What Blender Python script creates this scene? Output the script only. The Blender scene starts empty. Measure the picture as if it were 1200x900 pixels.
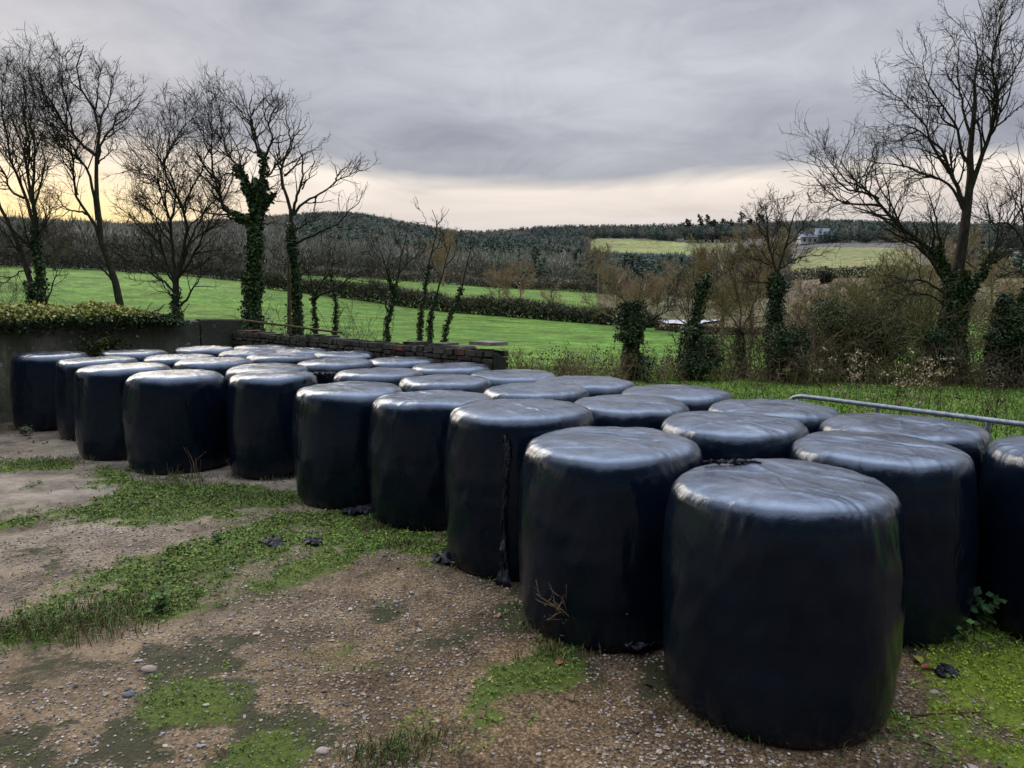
import bpy, math, time
import numpy as np
T0 = time.time()
scene = bpy.context.scene
COL = scene.collection
RNG = np.random.default_rng(7)
PI = math.pi

# ------------------------------------------------------------------ camera geometry
FPX, PITCH, CAMH = 870.4, 0.1179, 2.32
CP, SP = math.cos(PITCH), math.sin(PITCH)

def ray(px, py):
    u = (px - 600.0) / FPX
    v = -(py - 450.0) / FPX
    return np.array([u, CP + v * SP, -SP + v * CP])

def on_ground(px, py, z=0.0):
    d = ray(px, py)
    t = (z - CAMH) / d[2]
    return np.array([d[0] * t, d[1] * t, z])

def at_y(px, py, Y):
    d = ray(px, py)
    t = Y / d[1]
    return np.array([d[0] * t, Y, CAMH + d[2] * t])

def proj(x, y, z):
    zz = z - CAMH
    d = y * CP - zz * SP
    u = y * SP + zz * CP
    d = np.where(np.abs(d) < 1e-3, 1e-3, d)
    return 600 + FPX * x / d, 450 - FPX * u / d

# ------------------------------------------------------------------ numpy noise
_TAB = np.random.default_rng(3).random((256, 256))

def vnoise(x, y, seed=0):
    x = np.asarray(x, float) + seed * 17.31
    y = np.asarray(y, float) + seed * 9.77
    xi = np.floor(x).astype(int); yi = np.floor(y).astype(int)
    fx = x - xi; fy = y - yi
    fx = fx * fx * (3 - 2 * fx); fy = fy * fy * (3 - 2 * fy)
    a = _TAB[xi & 255, yi & 255]; b = _TAB[(xi + 1) & 255, yi & 255]
    c = _TAB[xi & 255, (yi + 1) & 255]; d = _TAB[(xi + 1) & 255, (yi + 1) & 255]
    return (a * (1 - fx) + b * fx) * (1 - fy) + (c * (1 - fx) + d * fx) * fy

def fbm(x, y, seed=0, octv=4):
    s = 0; a = 0.5; f = 1.0
    for i in range(octv):
        s = s + a * vnoise(np.asarray(x) * f, np.asarray(y) * f, seed + i * 3); a *= 0.5; f *= 2.03
    return s / (1 - 0.5 ** octv)

def in_poly(x, y, poly):
    r = np.zeros(np.shape(x), bool)
    n = len(poly); j = n - 1
    for i in range(n):
        xi, yi = poly[i]; xj, yj = poly[j]
        if yi != yj:
            c = ((yi > y) != (yj > y)) & (x < (xj - xi) * (y - yi) / (yj - yi) + xi)
            r ^= c
        j = i
    return r

def sstep(a, b, x):
    t = np.clip((x - a) / (b - a), 0, 1)
    return t * t * (3 - 2 * t)

# ------------------------------------------------------------------ mesh helpers
class MB:
    """collects vertices, quads, triangles and point colours for ONE mesh"""
    def __init__(s):
        s.v = []; s.q = []; s.t = []; s.c = []; s.n = 0
    def add(s, v, q=None, t=None, c=None):
        v = np.asarray(v, float).reshape(-1, 3)
        if q is not None and len(q): s.q.append(np.asarray(q, int).reshape(-1, 4) + s.n)
        if t is not None and len(t): s.t.append(np.asarray(t, int).reshape(-1, 3) + s.n)
        if c is None: c = (1, 1, 1)
        c = np.asarray(c, float)
        if c.ndim == 1: c = np.tile(c[:3], (len(v), 1))
        s.c.append(c); s.v.append(v); s.n += len(v)
    def build(s, name, mat, parent=None, smooth=False, origin=None):
        v = np.concatenate(s.v) if s.v else np.zeros((0, 3))
        if origin is not None: v = v - np.asarray(origin, float)
        q = np.concatenate(s.q) if s.q else np.zeros((0, 4), int)
        t = np.concatenate(s.t) if s.t else np.zeros((0, 3), int)
        me = bpy.data.meshes.new(name)
        me.vertices.add(len(v)); me.vertices.foreach_set('co', v.astype(np.float32).ravel())
        nl = q.size + t.size
        me.loops.add(nl)
        me.loops.foreach_set('vertex_index', np.concatenate([q.ravel(), t.ravel()]).astype(np.int32))
        me.polygons.add(len(q) + len(t))
        ls = np.concatenate([np.arange(len(q)) * 4, q.size + np.arange(len(t)) * 3]).astype(np.int32)
        me.polygons.foreach_set('loop_start', ls)
        me.polygons.foreach_set('use_smooth', np.full(len(q) + len(t), smooth))
        c = np.concatenate(s.c) if s.c else np.zeros((0, 3))
        at = me.color_attributes.new('Col', 'FLOAT_COLOR', 'POINT')
        at.data.foreach_set('color', np.concatenate([c, np.ones((len(c), 1))], 1).astype(np.float32).ravel())
        me.update(); me.validate()
        me.materials.append(mat)
        o = bpy.data.objects.new(name, me); COL.objects.link(o)
        if parent is not None: o.parent = parent
        if origin is not None: o.location = origin
        return o

def tag(o, label, cat, group=None):
    o['label'] = label; o['category'] = cat
    if group: o['group'] = group
    return o

def thing(name, label, cat, loc=(0, 0, 0), group=None):
    o = bpy.data.objects.new(name, None); COL.objects.link(o)
    o.location = loc; o.empty_display_size = 0.2
    return tag(o, label, cat, group)

def kind(o, k):
    o['kind'] = k
    return o

def unit(v):
    return v / np.maximum(np.linalg.norm(v, axis=-1, keepdims=True), 1e-9)

def tubes(mb, pts, rad, sides, col=(1, 1, 1)):
    """pts (B,P,3) rad (B,P)"""
    B, P, _ = pts.shape
    if B == 0: return
    tan = np.gradient(pts, axis=1); tan = unit(tan)
    mean = unit(pts[:, -1] - pts[:, 0])
    ref = np.where(np.abs(mean[:, 2:3]) < 0.8, np.array([[0, 0, 1.0]]), np.array([[1.0, 0, 0]]))
    ref = np.repeat(ref[:, None, :], P, 1)
    n1 = unit(np.cross(tan, ref)); n2 = np.cross(tan, n1)
    a = np.arange(sides) * 2 * PI / sides
    ring = (n1[:, :, None, :] * np.cos(a)[None, None, :, None] + n2[:, :, None, :] * np.sin(a)[None, None, :, None])
    v = pts[:, :, None, :] + ring * rad[:, :, None, None]
    b = (np.arange(B) * P * sides)[:, None, None] + (np.arange(P - 1) * sides)[None, :, None]
    k = np.arange(sides)[None, None, :]; k2 = (k + 1) % sides
    q = np.stack([b + k, b + k2, b + k2 + sides, b + k + sides], -1)
    c = np.asarray(col, float)
    if c.ndim == 2: c = np.repeat(c, P * sides, 0)
    mb.add(v.reshape(-1, 3), q.reshape(-1, 4), None, c)

def resample(poly, P):
    poly = np.asarray(poly, float)
    # smooth with Catmull-Rom
    n = len(poly)
    ext = np.concatenate([[2 * poly[0] - poly[1]], poly, [2 * poly[-1] - poly[-2]]])
    out = []
    for i in range(n - 1):
        p0, p1, p2, p3 = ext[i:i + 4]
        for t in np.linspace(0, 1, 8, endpoint=False):
            out.append(0.5 * ((2 * p1) + (-p0 + p2) * t + (2 * p0 - 5 * p1 + 4 * p2 - p3) * t * t + (-p0 + 3 * p1 - 3 * p2 + p3) * t ** 3))
    out.append(poly[-1]); out = np.array(out)
    d = np.concatenate([[0], np.cumsum(np.linalg.norm(np.diff(out, axis=0), axis=1))])
    s = np.linspace(0, d[-1], P)
    return np.stack([np.interp(s, d, out[:, k]) for k in range(3)], 1)

def sprout(pts, rad, dens, ratio, ang, trop, wob, P, rmin, lim, tmin=0.2, rk=0.6, rng=RNG, flat=1.0):
    """children of a set of branches: returns (pts, rad)"""
    B, Q, _ = pts.shape
    if B == 0: return np.zeros((0, P, 3)), np.zeros((0, P))
    L = np.linalg.norm(np.diff(pts, axis=1), axis=2).sum(1)
    n = rng.poisson(np.minimum(dens * L, 60))
    idx = np.repeat(np.arange(B), n); N = len(idx)
    if N == 0: return np.zeros((0, P, 3)), np.zeros((0, P))
    t = tmin + (1 - tmin) * rng.random(N) ** 0.8
    f = t * (Q - 1); i0 = np.minimum(f.astype(int), Q - 2); w = (f - i0)[:, None]
    base = pts[idx, i0] * (1 - w) + pts[idx, i0 + 1] * w
    r0 = rad[idx, i0] * (1 - w[:, 0]) + rad[idx, i0 + 1] * w[:, 0]
    tan = unit(pts[idx, i0 + 1] - pts[idx, i0])
    rv = unit(rng.normal(size=(N, 3)))
    perp = unit(rv - (rv * tan).sum(1, keepdims=True) * tan)
    perp[:, 1] *= flat; perp = unit(perp)
    a = np.radians(rng.uniform(ang[0], ang[1], N))[:, None]
    d = tan * np.cos(a) + perp * np.sin(a)
    ln = np.clip(L[idx] * rng.uniform(ratio[0], ratio[1], N) * (1.15 - 0.6 * t), lim[0], lim[1])
    step = (ln / (P - 1))[:, None]
    p = [base]; cur = base
    for k in range(P - 1):
        d = unit(d + wob * rng.normal(size=(N, 3)) + np.array([0, 0, trop]))
        cur = cur + d * step; p.append(cur)
    p = np.stack(p, 1)
    rs = np.maximum(np.minimum(rk * r0, 0.022 * ln + rmin), rmin)
    re = np.full(N, rmin * 0.75)
    tt = np.linspace(0, 1, P)[None, :]
    r = rs[:, None] * (1 - tt) + re[:, None] * tt
    return p, r

# ------------------------------------------------------------------ material helpers
def new_mat(name):
    m = bpy.data.materials.new(name); m.use_nodes = True
    nt = m.node_tree; nt.nodes.clear()
    out = nt.nodes.new('ShaderNodeOutputMaterial')
    b = nt.nodes.new('ShaderNodeBsdfPrincipled')
    nt.links.new(b.outputs[0], out.inputs[0])
    return m, nt, b

def N(nt, typ, **kw):
    n = nt.nodes.new(typ)
    for k, v in kw.items():
        if k.startswith('_'): setattr(n, k[1:], v)
        else: n.inputs[k.replace('__', ' ')].default_value = v
    return n

def lk(nt, a, b): nt.links.new(a, b)

def ramp(nt, src, stops, interp='LINEAR'):
    r = nt.nodes.new('ShaderNodeValToRGB'); r.color_ramp.interpolation = interp
    e = r.color_ramp.elements
    while len(e) < len(stops): e.new(0.5)
    for i, (p, c) in enumerate(stops):
        e[i].position = p
        e[i].color = (c, c, c, 1) if not hasattr(c, '__len__') else (*c[:3], 1)
    lk(nt, src, r.inputs[0])
    return r

def mixc(nt, fac, a, b, blend='MIX'):
    m = nt.nodes.new('ShaderNodeMix'); m.data_type = 'RGBA'; m.blend_type = blend
    for s, v in ((0, fac), (6, a), (7, b)):
        if hasattr(v, 'default_value'): lk(nt, v, m.inputs[s])
        elif s == 0: m.inputs[0].default_value = v
        else: m.inputs[s].default_value = (*v[:3], 1)
    return m.outputs[2]

def mth(nt, op, a, b=None, c=None, clamp=False):
    m = nt.nodes.new('ShaderNodeMath'); m.operation = op; m.use_clamp = clamp
    for i, v in enumerate((a, b, c)):
        if v is None: continue
        if hasattr(v, 'default_value'): lk(nt, v, m.inputs[i])
        else: m.inputs[i].default_value = v
    return m.outputs[0]

def noise(nt, vec, scale, detail=4, rough=0.55, dist=0.0):
    n = nt.nodes.new('ShaderNodeTexNoise')
    n.inputs['Scale'].default_value = scale; n.inputs['Detail'].default_value = detail
    n.inputs['Roughness'].default_value = rough; n.inputs['Distortion'].default_value = dist
    if vec is not None: lk(nt, vec, n.inputs['Vector'])
    return n

def bump(nt, h, strength, dist, normal=None):
    b = nt.nodes.new('ShaderNodeBump'); b.inputs['Strength'].default_value = strength
    b.inputs['Distance'].default_value = dist
    lk(nt, h, b.inputs['Height'])
    if normal is not None: lk(nt, normal, b.inputs['Normal'])
    return b.outputs[0]

def pos(nt):
    return nt.nodes.new('ShaderNodeNewGeometry').outputs['Position']

def objco(nt):
    return nt.nodes.new('ShaderNodeTexCoord').outputs['Object']

def mapping(nt, vec, scale=(1, 1, 1), rot=(0, 0, 0), loc=(0, 0, 0)):
    m = nt.nodes.new('ShaderNodeMapping')
    m.inputs['Scale'].default_value = scale; m.inputs['Rotation'].default_value = rot; m.inputs['Location'].default_value = loc
    lk(nt, vec, m.inputs['Vector'])
    return m.outputs[0]

def attr(nt, name='Col'):
    a = nt.nodes.new('ShaderNodeAttribute'); a.attribute_name = name
    return a

# ---- materials
def mat_leaf(name, gain=1.0, rough=0.6, transl=0.25):
    m, nt, b = new_mat(name)
    a = attr(nt).outputs['Color']
    n = noise(nt, pos(nt), 9.0, 2)
    v = mth(nt, 'MULTIPLY_ADD', n.outputs['Fac'], 1.0 * gain, 0.5 * gain)
    c = nt.nodes.new('ShaderNodeVectorMath'); c.operation = 'SCALE'
    lk(nt, a, c.inputs[0]); lk(nt, v, c.inputs['Scale'])
    lk(nt, c.outputs[0], b.inputs['Base Color'])
    b.inputs['Roughness'].default_value = rough
    b.inputs['Specular IOR Level'].default_value = 0.25
    return m

M_LEAF = mat_leaf('foliage')
M_IVY = mat_leaf('ivy_leaf', rough=0.42)
M_FAR = mat_leaf('far_foliage', rough=0.9)

def mat_bark():
    m, nt, b = new_mat('bark')
    p = pos(nt)
    n = noise(nt, mapping(nt, p, (6, 6, 1.5)), 3.0, 5)
    n2 = noise(nt, p, 1.3, 3)
    c = ramp(nt, n.outputs['Fac'], [(0.3, (0.018, 0.015, 0.012)), (0.55, (0.042, 0.036, 0.029)), (0.75, (0.075, 0.068, 0.056))]).outputs[0]
    f = ramp(nt, n2.outputs['Fac'], [(0.5, 0.0), (0.68, 0.6)]).outputs[0]
    c2 = mixc(nt, f, c, (0.035, 0.05, 0.016))
    a = attr(nt).outputs['Color']
    lk(nt, mixc(nt, 1.0, c2, a, 'MULTIPLY'), b.inputs['Base Color'])
    b.inputs['Roughness'].default_value = 0.9; b.inputs['Specular IOR Level'].default_value = 0.15
    lk(nt, bump(nt, n.outputs['Fac'], 0.6, 0.03), b.inputs['Normal'])
    return m
M_BARK = mat_bark()

def mat_film():
    m, nt, b = new_mat('black_stretch_film')
    o = objco(nt)
    oi = nt.nodes.new('ShaderNodeObjectInfo')
    off = nt.nodes.new('ShaderNodeVectorMath'); off.operation = 'ADD'
    lk(nt, o, off.inputs[0])
    sc = nt.nodes.new('ShaderNodeVectorMath'); sc.operation = 'SCALE'
    sc.inputs[0].default_value = (31.0, 17.0, 5.0); lk(nt, oi.outputs['Random'], sc.inputs['Scale'])
    lk(nt, sc.outputs[0], off.inputs[1])
    v = off.outputs[0]
    n1 = noise(nt, mapping(nt, v, (1, 1, 0.45)), 2.6, 3, 0.5, 0.5)
    n2 = noise(nt, mapping(nt, v, (1, 1, 0.35)), 9.0, 4, 0.55, 0.8)
    n3 = noise(nt, mapping(nt, v, (1.0, 3.2, 1.0), (0, 0, 0.6)), 15.0, 3, 0.5, 1.2)
    h = mth(nt, 'ADD', mth(nt, 'MULTIPLY', n1.outputs['Fac'], 1.2), mth(nt, 'MULTIPLY', n2.outputs['Fac'], 0.26))
    h = mth(nt, 'ADD', h, mth(nt, 'MULTIPLY', n3.outputs['Fac'], 0.11))
    fine = noise(nt, mapping(nt, v, (1.0, 5.0, 1.0), (0, 0, 0.75)), 26.0, 4, 0.6, 1.5)
    g0 = nt.nodes.new('ShaderNodeNewGeometry'); s0 = nt.nodes.new('ShaderNodeSeparateXYZ'); lk(nt, g0.outputs['Normal'], s0.inputs[0])
    tm = ramp(nt, s0.outputs['Z'], [(0.5, 0.0), (0.95, 1.0)]).outputs[0]
    h = mth(nt, 'ADD', h, mth(nt, 'MULTIPLY', mth(nt, 'MULTIPLY', fine.outputs['Fac'], tm), 0.10))
    lk(nt, bump(nt, h, 0.42, 0.04), b.inputs['Normal'])
    d = noise(nt, v, 3.5, 6, 0.65)
    col = ramp(nt, d.outputs['Fac'], [(0.35, (0.0020, 0.0050, 0.0115)), (0.62, (0.0032, 0.0072, 0.0150)), (0.8, (0.007, 0.012, 0.021))]).outputs[0]
    # sky sheen painted pale on upward faces, splashed soil near the foot
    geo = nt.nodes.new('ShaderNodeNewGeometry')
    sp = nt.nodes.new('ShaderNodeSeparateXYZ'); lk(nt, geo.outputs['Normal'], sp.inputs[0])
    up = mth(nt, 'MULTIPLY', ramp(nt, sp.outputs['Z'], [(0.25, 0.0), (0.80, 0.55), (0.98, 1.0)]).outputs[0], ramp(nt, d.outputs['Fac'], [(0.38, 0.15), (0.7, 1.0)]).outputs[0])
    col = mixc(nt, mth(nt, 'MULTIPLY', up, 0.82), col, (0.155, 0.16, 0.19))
    so = nt.nodes.new('ShaderNodeSeparateXYZ'); lk(nt, o, so.inputs[0])
    foot = mth(nt, 'MULTIPLY', ramp(nt, so.outputs['Z'], [(0.0, 1.0), (0.28, 0.0)]).outputs[0], ramp(nt, n2.outputs['Fac'], [(0.4, 0.0), (0.7, 1.0)]).outputs[0])
    col = mixc(nt, mth(nt, 'MULTIPLY', foot, 0.55), col, (0.045, 0.038, 0.028))
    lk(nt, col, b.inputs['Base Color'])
    iorm = nt.nodes.new('ShaderNodeMath'); iorm.operation = 'MULTIPLY'; iorm.inputs[1].default_value = 4.0   # stronger sky reflection forced on upward faces
    b.inputs['Specular Tint'].default_value = (0.66, 0.82, 1.0, 1)
    r = ramp(nt, d.outputs['Fac'], [(0.3, 0.10), (0.7, 0.22)]).outputs[0]
    wv = noise(nt, mapping(nt, v, (0.5, 0.5, 5.0)), 2.2, 4, 0.6, 0.3)
    lk(nt, mth(nt, 'ADD', r, ramp(nt, wv.outputs['Fac'], [(0.46, -0.03), (0.50, 0.07), (0.56, 0.0)]).outputs[0]), b.inputs['Roughness'])
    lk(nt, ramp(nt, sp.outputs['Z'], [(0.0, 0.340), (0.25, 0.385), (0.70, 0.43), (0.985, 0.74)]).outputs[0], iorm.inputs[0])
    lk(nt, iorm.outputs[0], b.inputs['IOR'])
    return m
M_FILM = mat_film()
def mat_scrap():
    m, nt, b = new_mat('torn_film_scrap'); n = noise(nt, pos(nt), 14, 4)
    lk(nt, ramp(nt, n.outputs['Fac'], [(.3, (.004, .006, .010)), (.7, (.022, .026, .034))]).outputs[0], b.inputs['Base Color'])
    b.inputs['Roughness'].default_value = .55; b.inputs['Specular IOR Level'].default_value = .35
    return m
M_SCRAP = mat_scrap()

# ------------------------------------------------------------------ WORLD
def make_world():
    w = bpy.data.worlds.new('World'); scene.world = w; w.use_nodes = True
    nt = w.node_tree; nt.nodes.clear()
    out = nt.nodes.new('ShaderNodeOutputWorld'); bg = nt.nodes.new('ShaderNodeBackground')
    sky = nt.nodes.new('ShaderNodeTexSky'); sky.sky_type = 'NISHITA'; sky.sun_disc = False
    sky.sun_elevation = math.radians(SUN_EL); sky.sun_rotation = math.radians(SUN_AZ)
    d = nt.nodes.new('ShaderNodeTexCoord').outputs['Generated']
    s = nt.nodes.new('ShaderNodeSeparateXYZ'); lk(nt, d, s.inputs[0])
    X, Y, Z = s.outputs
    # cloud plane coordinates
    zz = mth(nt, 'ADD', mth(nt, 'MAXIMUM', Z, 0.0), 0.10)
    cx = mth(nt, 'DIVIDE', X, zz); cy = mth(nt, 'DIVIDE', Y, zz)
    cv = nt.nodes.new('ShaderNodeCombineXYZ'); lk(nt, cx, cv.inputs[0]); lk(nt, cy, cv.inputs[1])
    n1 = noise(nt, mapping(nt, cv.outputs[0], (1, 1.6, 1), (0, 0, 0.25), (3.1, 1.7, 0)), 0.55, 4, 0.48, 0.15)
    n2 = noise(nt, mapping(nt, cv.outputs[0], (0.8, 1.2, 1), (0, 0, -0.5), (7.3, 2.2, 0)), 1.1, 4, 0.48, 0.2)
    n3 = noise(nt, mapping(nt, d, (1.0, 1.0, 7.0)), 2.6, 4, 0.55, 0.6)
    # elevation of the cloud edge
    ed = mth(nt, 'ADD', mth(nt, 'MULTIPLY_ADD', mth(nt, 'SUBTRACT', n3.outputs['Fac'], 0.5), 0.055, 0.146), mth(nt, 'MULTIPLY', mth(nt, 'MINIMUM', mth(nt, 'ADD', X, 0.12), 0.0), -0.13))
    rel = mth(nt, 'SUBTRACT', Z, ed)
    cloud = ramp(nt, mth(nt, 'MULTIPLY_ADD', rel, 8.0, 0.5), [(0.42, 0.0), (0.62, 1.0)]).outputs[0]
    # grey cloud colour
    n4 = noise(nt, mapping(nt, d, (1.0, 1.0, 2.6), (0.1, 0.2, 0.3)), 6.5, 6, 0.6, 0.9)
    tex = mth(nt, 'ADD', mth(nt, 'MULTIPLY', n1.outputs['Fac'], 0.40), mth(nt, 'ADD', mth(nt, 'MULTIPLY', n2.outputs['Fac'], 0.30), mth(nt, 'MULTIPLY', n4.outputs['Fac'], 0.30)))
    grey = ramp(nt, tex, [(0.35, (0.290, 0.298, 0.355)), (0.45, (0.400, 0.408, 0.465)), (0.53, (0.490, 0.497, 0.545)), (0.63, (0.60, 0.605, 0.645))]).outputs[0]
    # low edge of the cloud is darker and bluer
    lowd = ramp(nt, rel, [(0.0, 0.80), (0.10, 1.0)]).outputs[0]
    grey = mixc(nt, 1.0, grey, lowd, 'MULTIPLY')
    # bright strip under the cloud: peach, yellow to the left
    lf = ramp(nt, mth(nt, 'MULTIPLY_ADD', X, -1.0, 0.0), [(0.24, 0.0), (0.48, 1.0)]).outputs[0]
    strip = ramp(nt, Z, [(0.0, (0.64, 0.575, 0.545)), (0.085, (0.68, 0.615, 0.595)), (0.115, (0.78, 0.685, 0.62)), (0.15, (0.92, 0.81, 0.71))]).outputs[0]
    stl = ramp(nt, Z, [(0.0, (1.25, 0.74, 0.22)), (0.09, (1.15, 0.84, 0.38)), (0.15, (0.86, 0.72, 0.56)), (0.2, (0.6, 0.57, 0.58))]).outputs[0]
    strip = mixc(nt, lf, strip, stl)
    sv = ramp(nt, n3.outputs['Fac'], [(0.3, 0.86), (0.65, 1.12)]).outputs[0]
    strip = mixc(nt, 1.0, strip, sv, 'MULTIPLY')
    c = mixc(nt, cloud, strip, grey)
    # overcast brightens towards the zenith
    zb = ramp(nt, Z, [(0.44, (1.0, 1.0, 1.0)), (0.68, (2.2, 2.35, 2.65)), (0.95, (4.8, 5.0, 5.4))]).outputs[0]
    c = mixc(nt, 1.0, c, zb, 'MULTIPLY')
    vm = nt.nodes.new('ShaderNodeVectorMath'); vm.operation = 'SCALE'; lk(nt, c, vm.inputs[0])
    # unseen low sky behind the camera darkened to keep bale sides dark
    back = ramp(nt, mth(nt, 'MULTIPLY_ADD', Y, 0.5, 0.5), [(0.22, 0.0), (0.62, 1.0)]).outputs[0]
    hi = ramp(nt, mth(nt, 'MULTIPLY_ADD', n3.outputs['Fac'], 0.16, mth(nt, 'SUBTRACT', Z, 0.08)), [(0.50, 0.0), (0.64, 1.0)]).outputs[0]
    k = mth(nt, 'MAXIMUM', back, hi)
    zk = mth(nt, 'MULTIPLY_ADD', k, 0.88, 0.12)
    lk(nt, mth(nt, 'MULTIPLY', zk, 10.0), vm.inputs['Scale'])
    fin = mixc(nt, 0.93, sky.outputs[0], vm.outputs[0])
    lk(nt, fin, bg.inputs['Color']); bg.inputs['Strength'].default_value = 0.108
    lk(nt, bg.outputs[0], out.inputs[0])

SUN_EL, SUN_AZ = 24.0, -38.0
make_world()
sl = bpy.data.lights.new('sun', 'SUN'); sl.energy = 2.3; sl.angle = math.radians(40); sl.color = (1.0, 0.86, 0.70)
so = bpy.data.objects.new('sun', sl); COL.objects.link(so)
_e, _a = math.radians(SUN_EL), math.radians(SUN_AZ)
sd = np.array([math.sin(_a) * math.cos(_e), math.cos(_a) * math.cos(_e), math.sin(_e)])
from mathutils import Vector
so.rotation_euler = Vector(sd).to_track_quat('Z', 'Y').to_euler(); so.location = (-20, 25, 20)

# ------------------------------------------------------------------ TERRAIN
DN = np.array([18, 30, 45, 70, 100, 130, 160, 220, 300, 420, 560, 700.0])
COLS = {
 0:    [459, 414, 392, 374, 347, 326, 320, 308, 300, 292, 287, 290],
 150:  [459, 414, 392, 375, 350, 327, 321, 310, 302, 294, 291, 290],
 300:  [459, 415, 393, 377, 356, 336, 329, 315, 302, 286, 277, 276],
 420:  [459, 416, 395, 381, 363, 347, 335, 320, 304, 284, 267, 266],
 540:  [459, 417, 398, 386, 372, 357, 343, 331, 317, 303, 293, 288],
 650:  [460, 419, 402, 390, 378, 361, 345, 335, 321, 305, 291, 279],
 760:  [460, 420, 405, 393, 384, 374, 352, 339, 327, 311, 294, 279],
 850:  [460, 421, 407, 396, 386, 377, 362, 346, 330, 310, 293, 281],
 960:  [460, 421, 407, 396, 385, 372, 353, 337, 320, 297, 285, 276],
 1080: [460, 420, 405, 392, 378, 362, 348, 335, 320, 299, 289, 287],
 1200: [460, 420, 405, 390, 374, 360, 348, 335, 318, 303, 297, 294],
}
CPX = np.array(sorted(COLS)); CAZ = np.arctan((CPX - 600) / FPX)
LZ = np.array([[CAMH + (346.9 - y) * D / FPX for y, D in zip(COLS[c], DN)] for c in sorted(COLS)])
_DX = np.concatenate([[0, 14], DN, [900, 1300, 3000, 8000]])
_az = np.linspace(-PI, PI, 241)
_tab = np.zeros((len(_az), len(_DX)))
for j in range(len(DN)):
    col = np.interp(_az, CAZ, LZ[:, j])
    _tab[:, j + 2] = col
_tab[:, 2] = 0
for i, zz in enumerate((0.8, 0.5, 0.4, 0.4)): _tab[:, len(DN) + 2 + i] = _tab[:, len(DN) + 1] * zz
_k = np.array([1, 2, 3, 2, 1.0]); _k /= _k.sum()
_tab = np.stack([np.convolve(np.concatenate([c[-2:], c, c[:2]]), _k, 'valid') for c in _tab.T], 1)

def terrain_z(x, y):
    x = np.asarray(x, float); y = np.asarray(y, float)
    D = np.hypot(x, y); az = np.arctan2(x, y)
    fa = (az + PI) / (2 * PI) * 240; i = np.clip(fa.astype(int), 0, 239); wa = fa - i
    j = np.clip(np.searchsorted(_DX, D) - 1, 0, len(_DX) - 2)
    wd = np.clip((D - _DX[j]) / (_DX[j + 1] - _DX[j]), 0, 1)
    # smooth along the distance with a cubic through the neighbours
    jm = np.maximum(j - 1, 0); jp = np.minimum(j + 2, len(_DX) - 1)
    def col(ii):
        p0, p1, p2, p3 = _tab[ii, jm], _tab[ii, j], _tab[ii, j + 1], _tab[ii, jp]
        h = _DX[j + 1] - _DX[j]
        m1 = (p2 - p0) / np.maximum(_DX[j + 1] - _DX[jm], 1e-6) * h
        m2 = (p3 - p1) / np.maximum(_DX[jp] - _DX[j], 1e-6) * h
        t = wd
        return (2 * t**3 - 3 * t**2 + 1) * p1 + (t**3 - 2 * t**2 + t) * m1 + (-2 * t**3 + 3 * t**2) * p2 + (t**3 - t**2) * m2
    z = col(i) * (1 - wa) + col(i + 1) * wa
    z = z + sstep(20, 90, D) * (fbm(x * 0.03, y * 0.03, 5) - 0.5) * 0.8 + sstep(250, 600, D) * (fbm(x * 0.012, y * 0.012, 9) - 0.5) * 5
    bumpy = (fbm(x * 0.9, y * 0.9, 2) - 0.5) * 0.16 * sstep(9, 14, D) * (1 - sstep(60, 120, D))
    z = z + np.maximum(bumpy, -0.05)
    return np.where(D < 14, np.where(D < 8, -0.03, z - 0.02 * (1 - (D - 8) / 6)), z)

# image-plane outline of the field patches, used to find which ground they cover
P_PALE = [(688, 297), (690, 283), (700, 279), (760, 281), (800, 284), (838, 288), (842, 296), (815, 300), (770, 297)]
P_SMALL = [(800, 291), (812, 284), (862, 283), (868, 291), (830, 296)]
P_PLANT = [(676, 330), (684, 296), (770, 297), (800, 300), (812, 318), (808, 332)]
P_RIGHT = [(925, 318), (930, 301), (960, 290), (1030, 290), (1075, 293), (1080, 318), (1010, 322)]
P_BROWN = [(905, 352), (930, 330), (1010, 326), (1015, 342), (1000, 352)]
P_RFAR = [(1150, 322), (1160, 304), (1215, 300), (1215, 322)]

def ground_colour(x, y, z):
    px, py = proj(x, y, z)
    D = np.hypot(x, y)
    w1 = fbm(x * 0.05, y * 0.05, 21); w2 = fbm(x * 0.6, y * 0.6, 23)
    px = px + (w2 - .5) * 3
    n = len(x)
    g = np.array([0.094, 0.198, 0.033]) * np.ones((n, 1))
    g *= (0.72 + 0.55 * w1)[:, None]
    far = sstep(100, 125, D)[:, None]
    g = g * (1 - far) + np.array([0.125, 0.225, 0.050]) * (0.8 + .4 * w1)[:, None] * far
    wood = D > 205
    wood |= (D > 165) & (px < 330)
    g[wood] = (0.14, 0.145, 0.12)
    br = (px > 700) & (D > 108) & (D < 330); g[br] = np.array([0.13, 0.125, 0.065]) * (0.6 + .8 * w1[br])[:, None]
    for P, c in ((P_PALE, (0.24, 0.28, 0.11)), (P_SMALL, (0.17, 0.20, 0.10)), (P_RIGHT, (0.23, 0.26, 0.11)), (P_BROWN, (0.15, 0.125, 0.085)), (P_RFAR, (0.11, 0.17, 0.05))):
        m = in_poly(px, py, P) & (D > 100); g[m] = np.array(c) * (0.75 + .5 * w1[m])[:, None]
    yb = (y < 3.0) & (D < 120); g[yb] = np.array([0.13, 0.115, 0.09]) * (0.6 + .8 * w1[yb])[:, None]   # the farmyard goes on behind the camera
    return g

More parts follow.
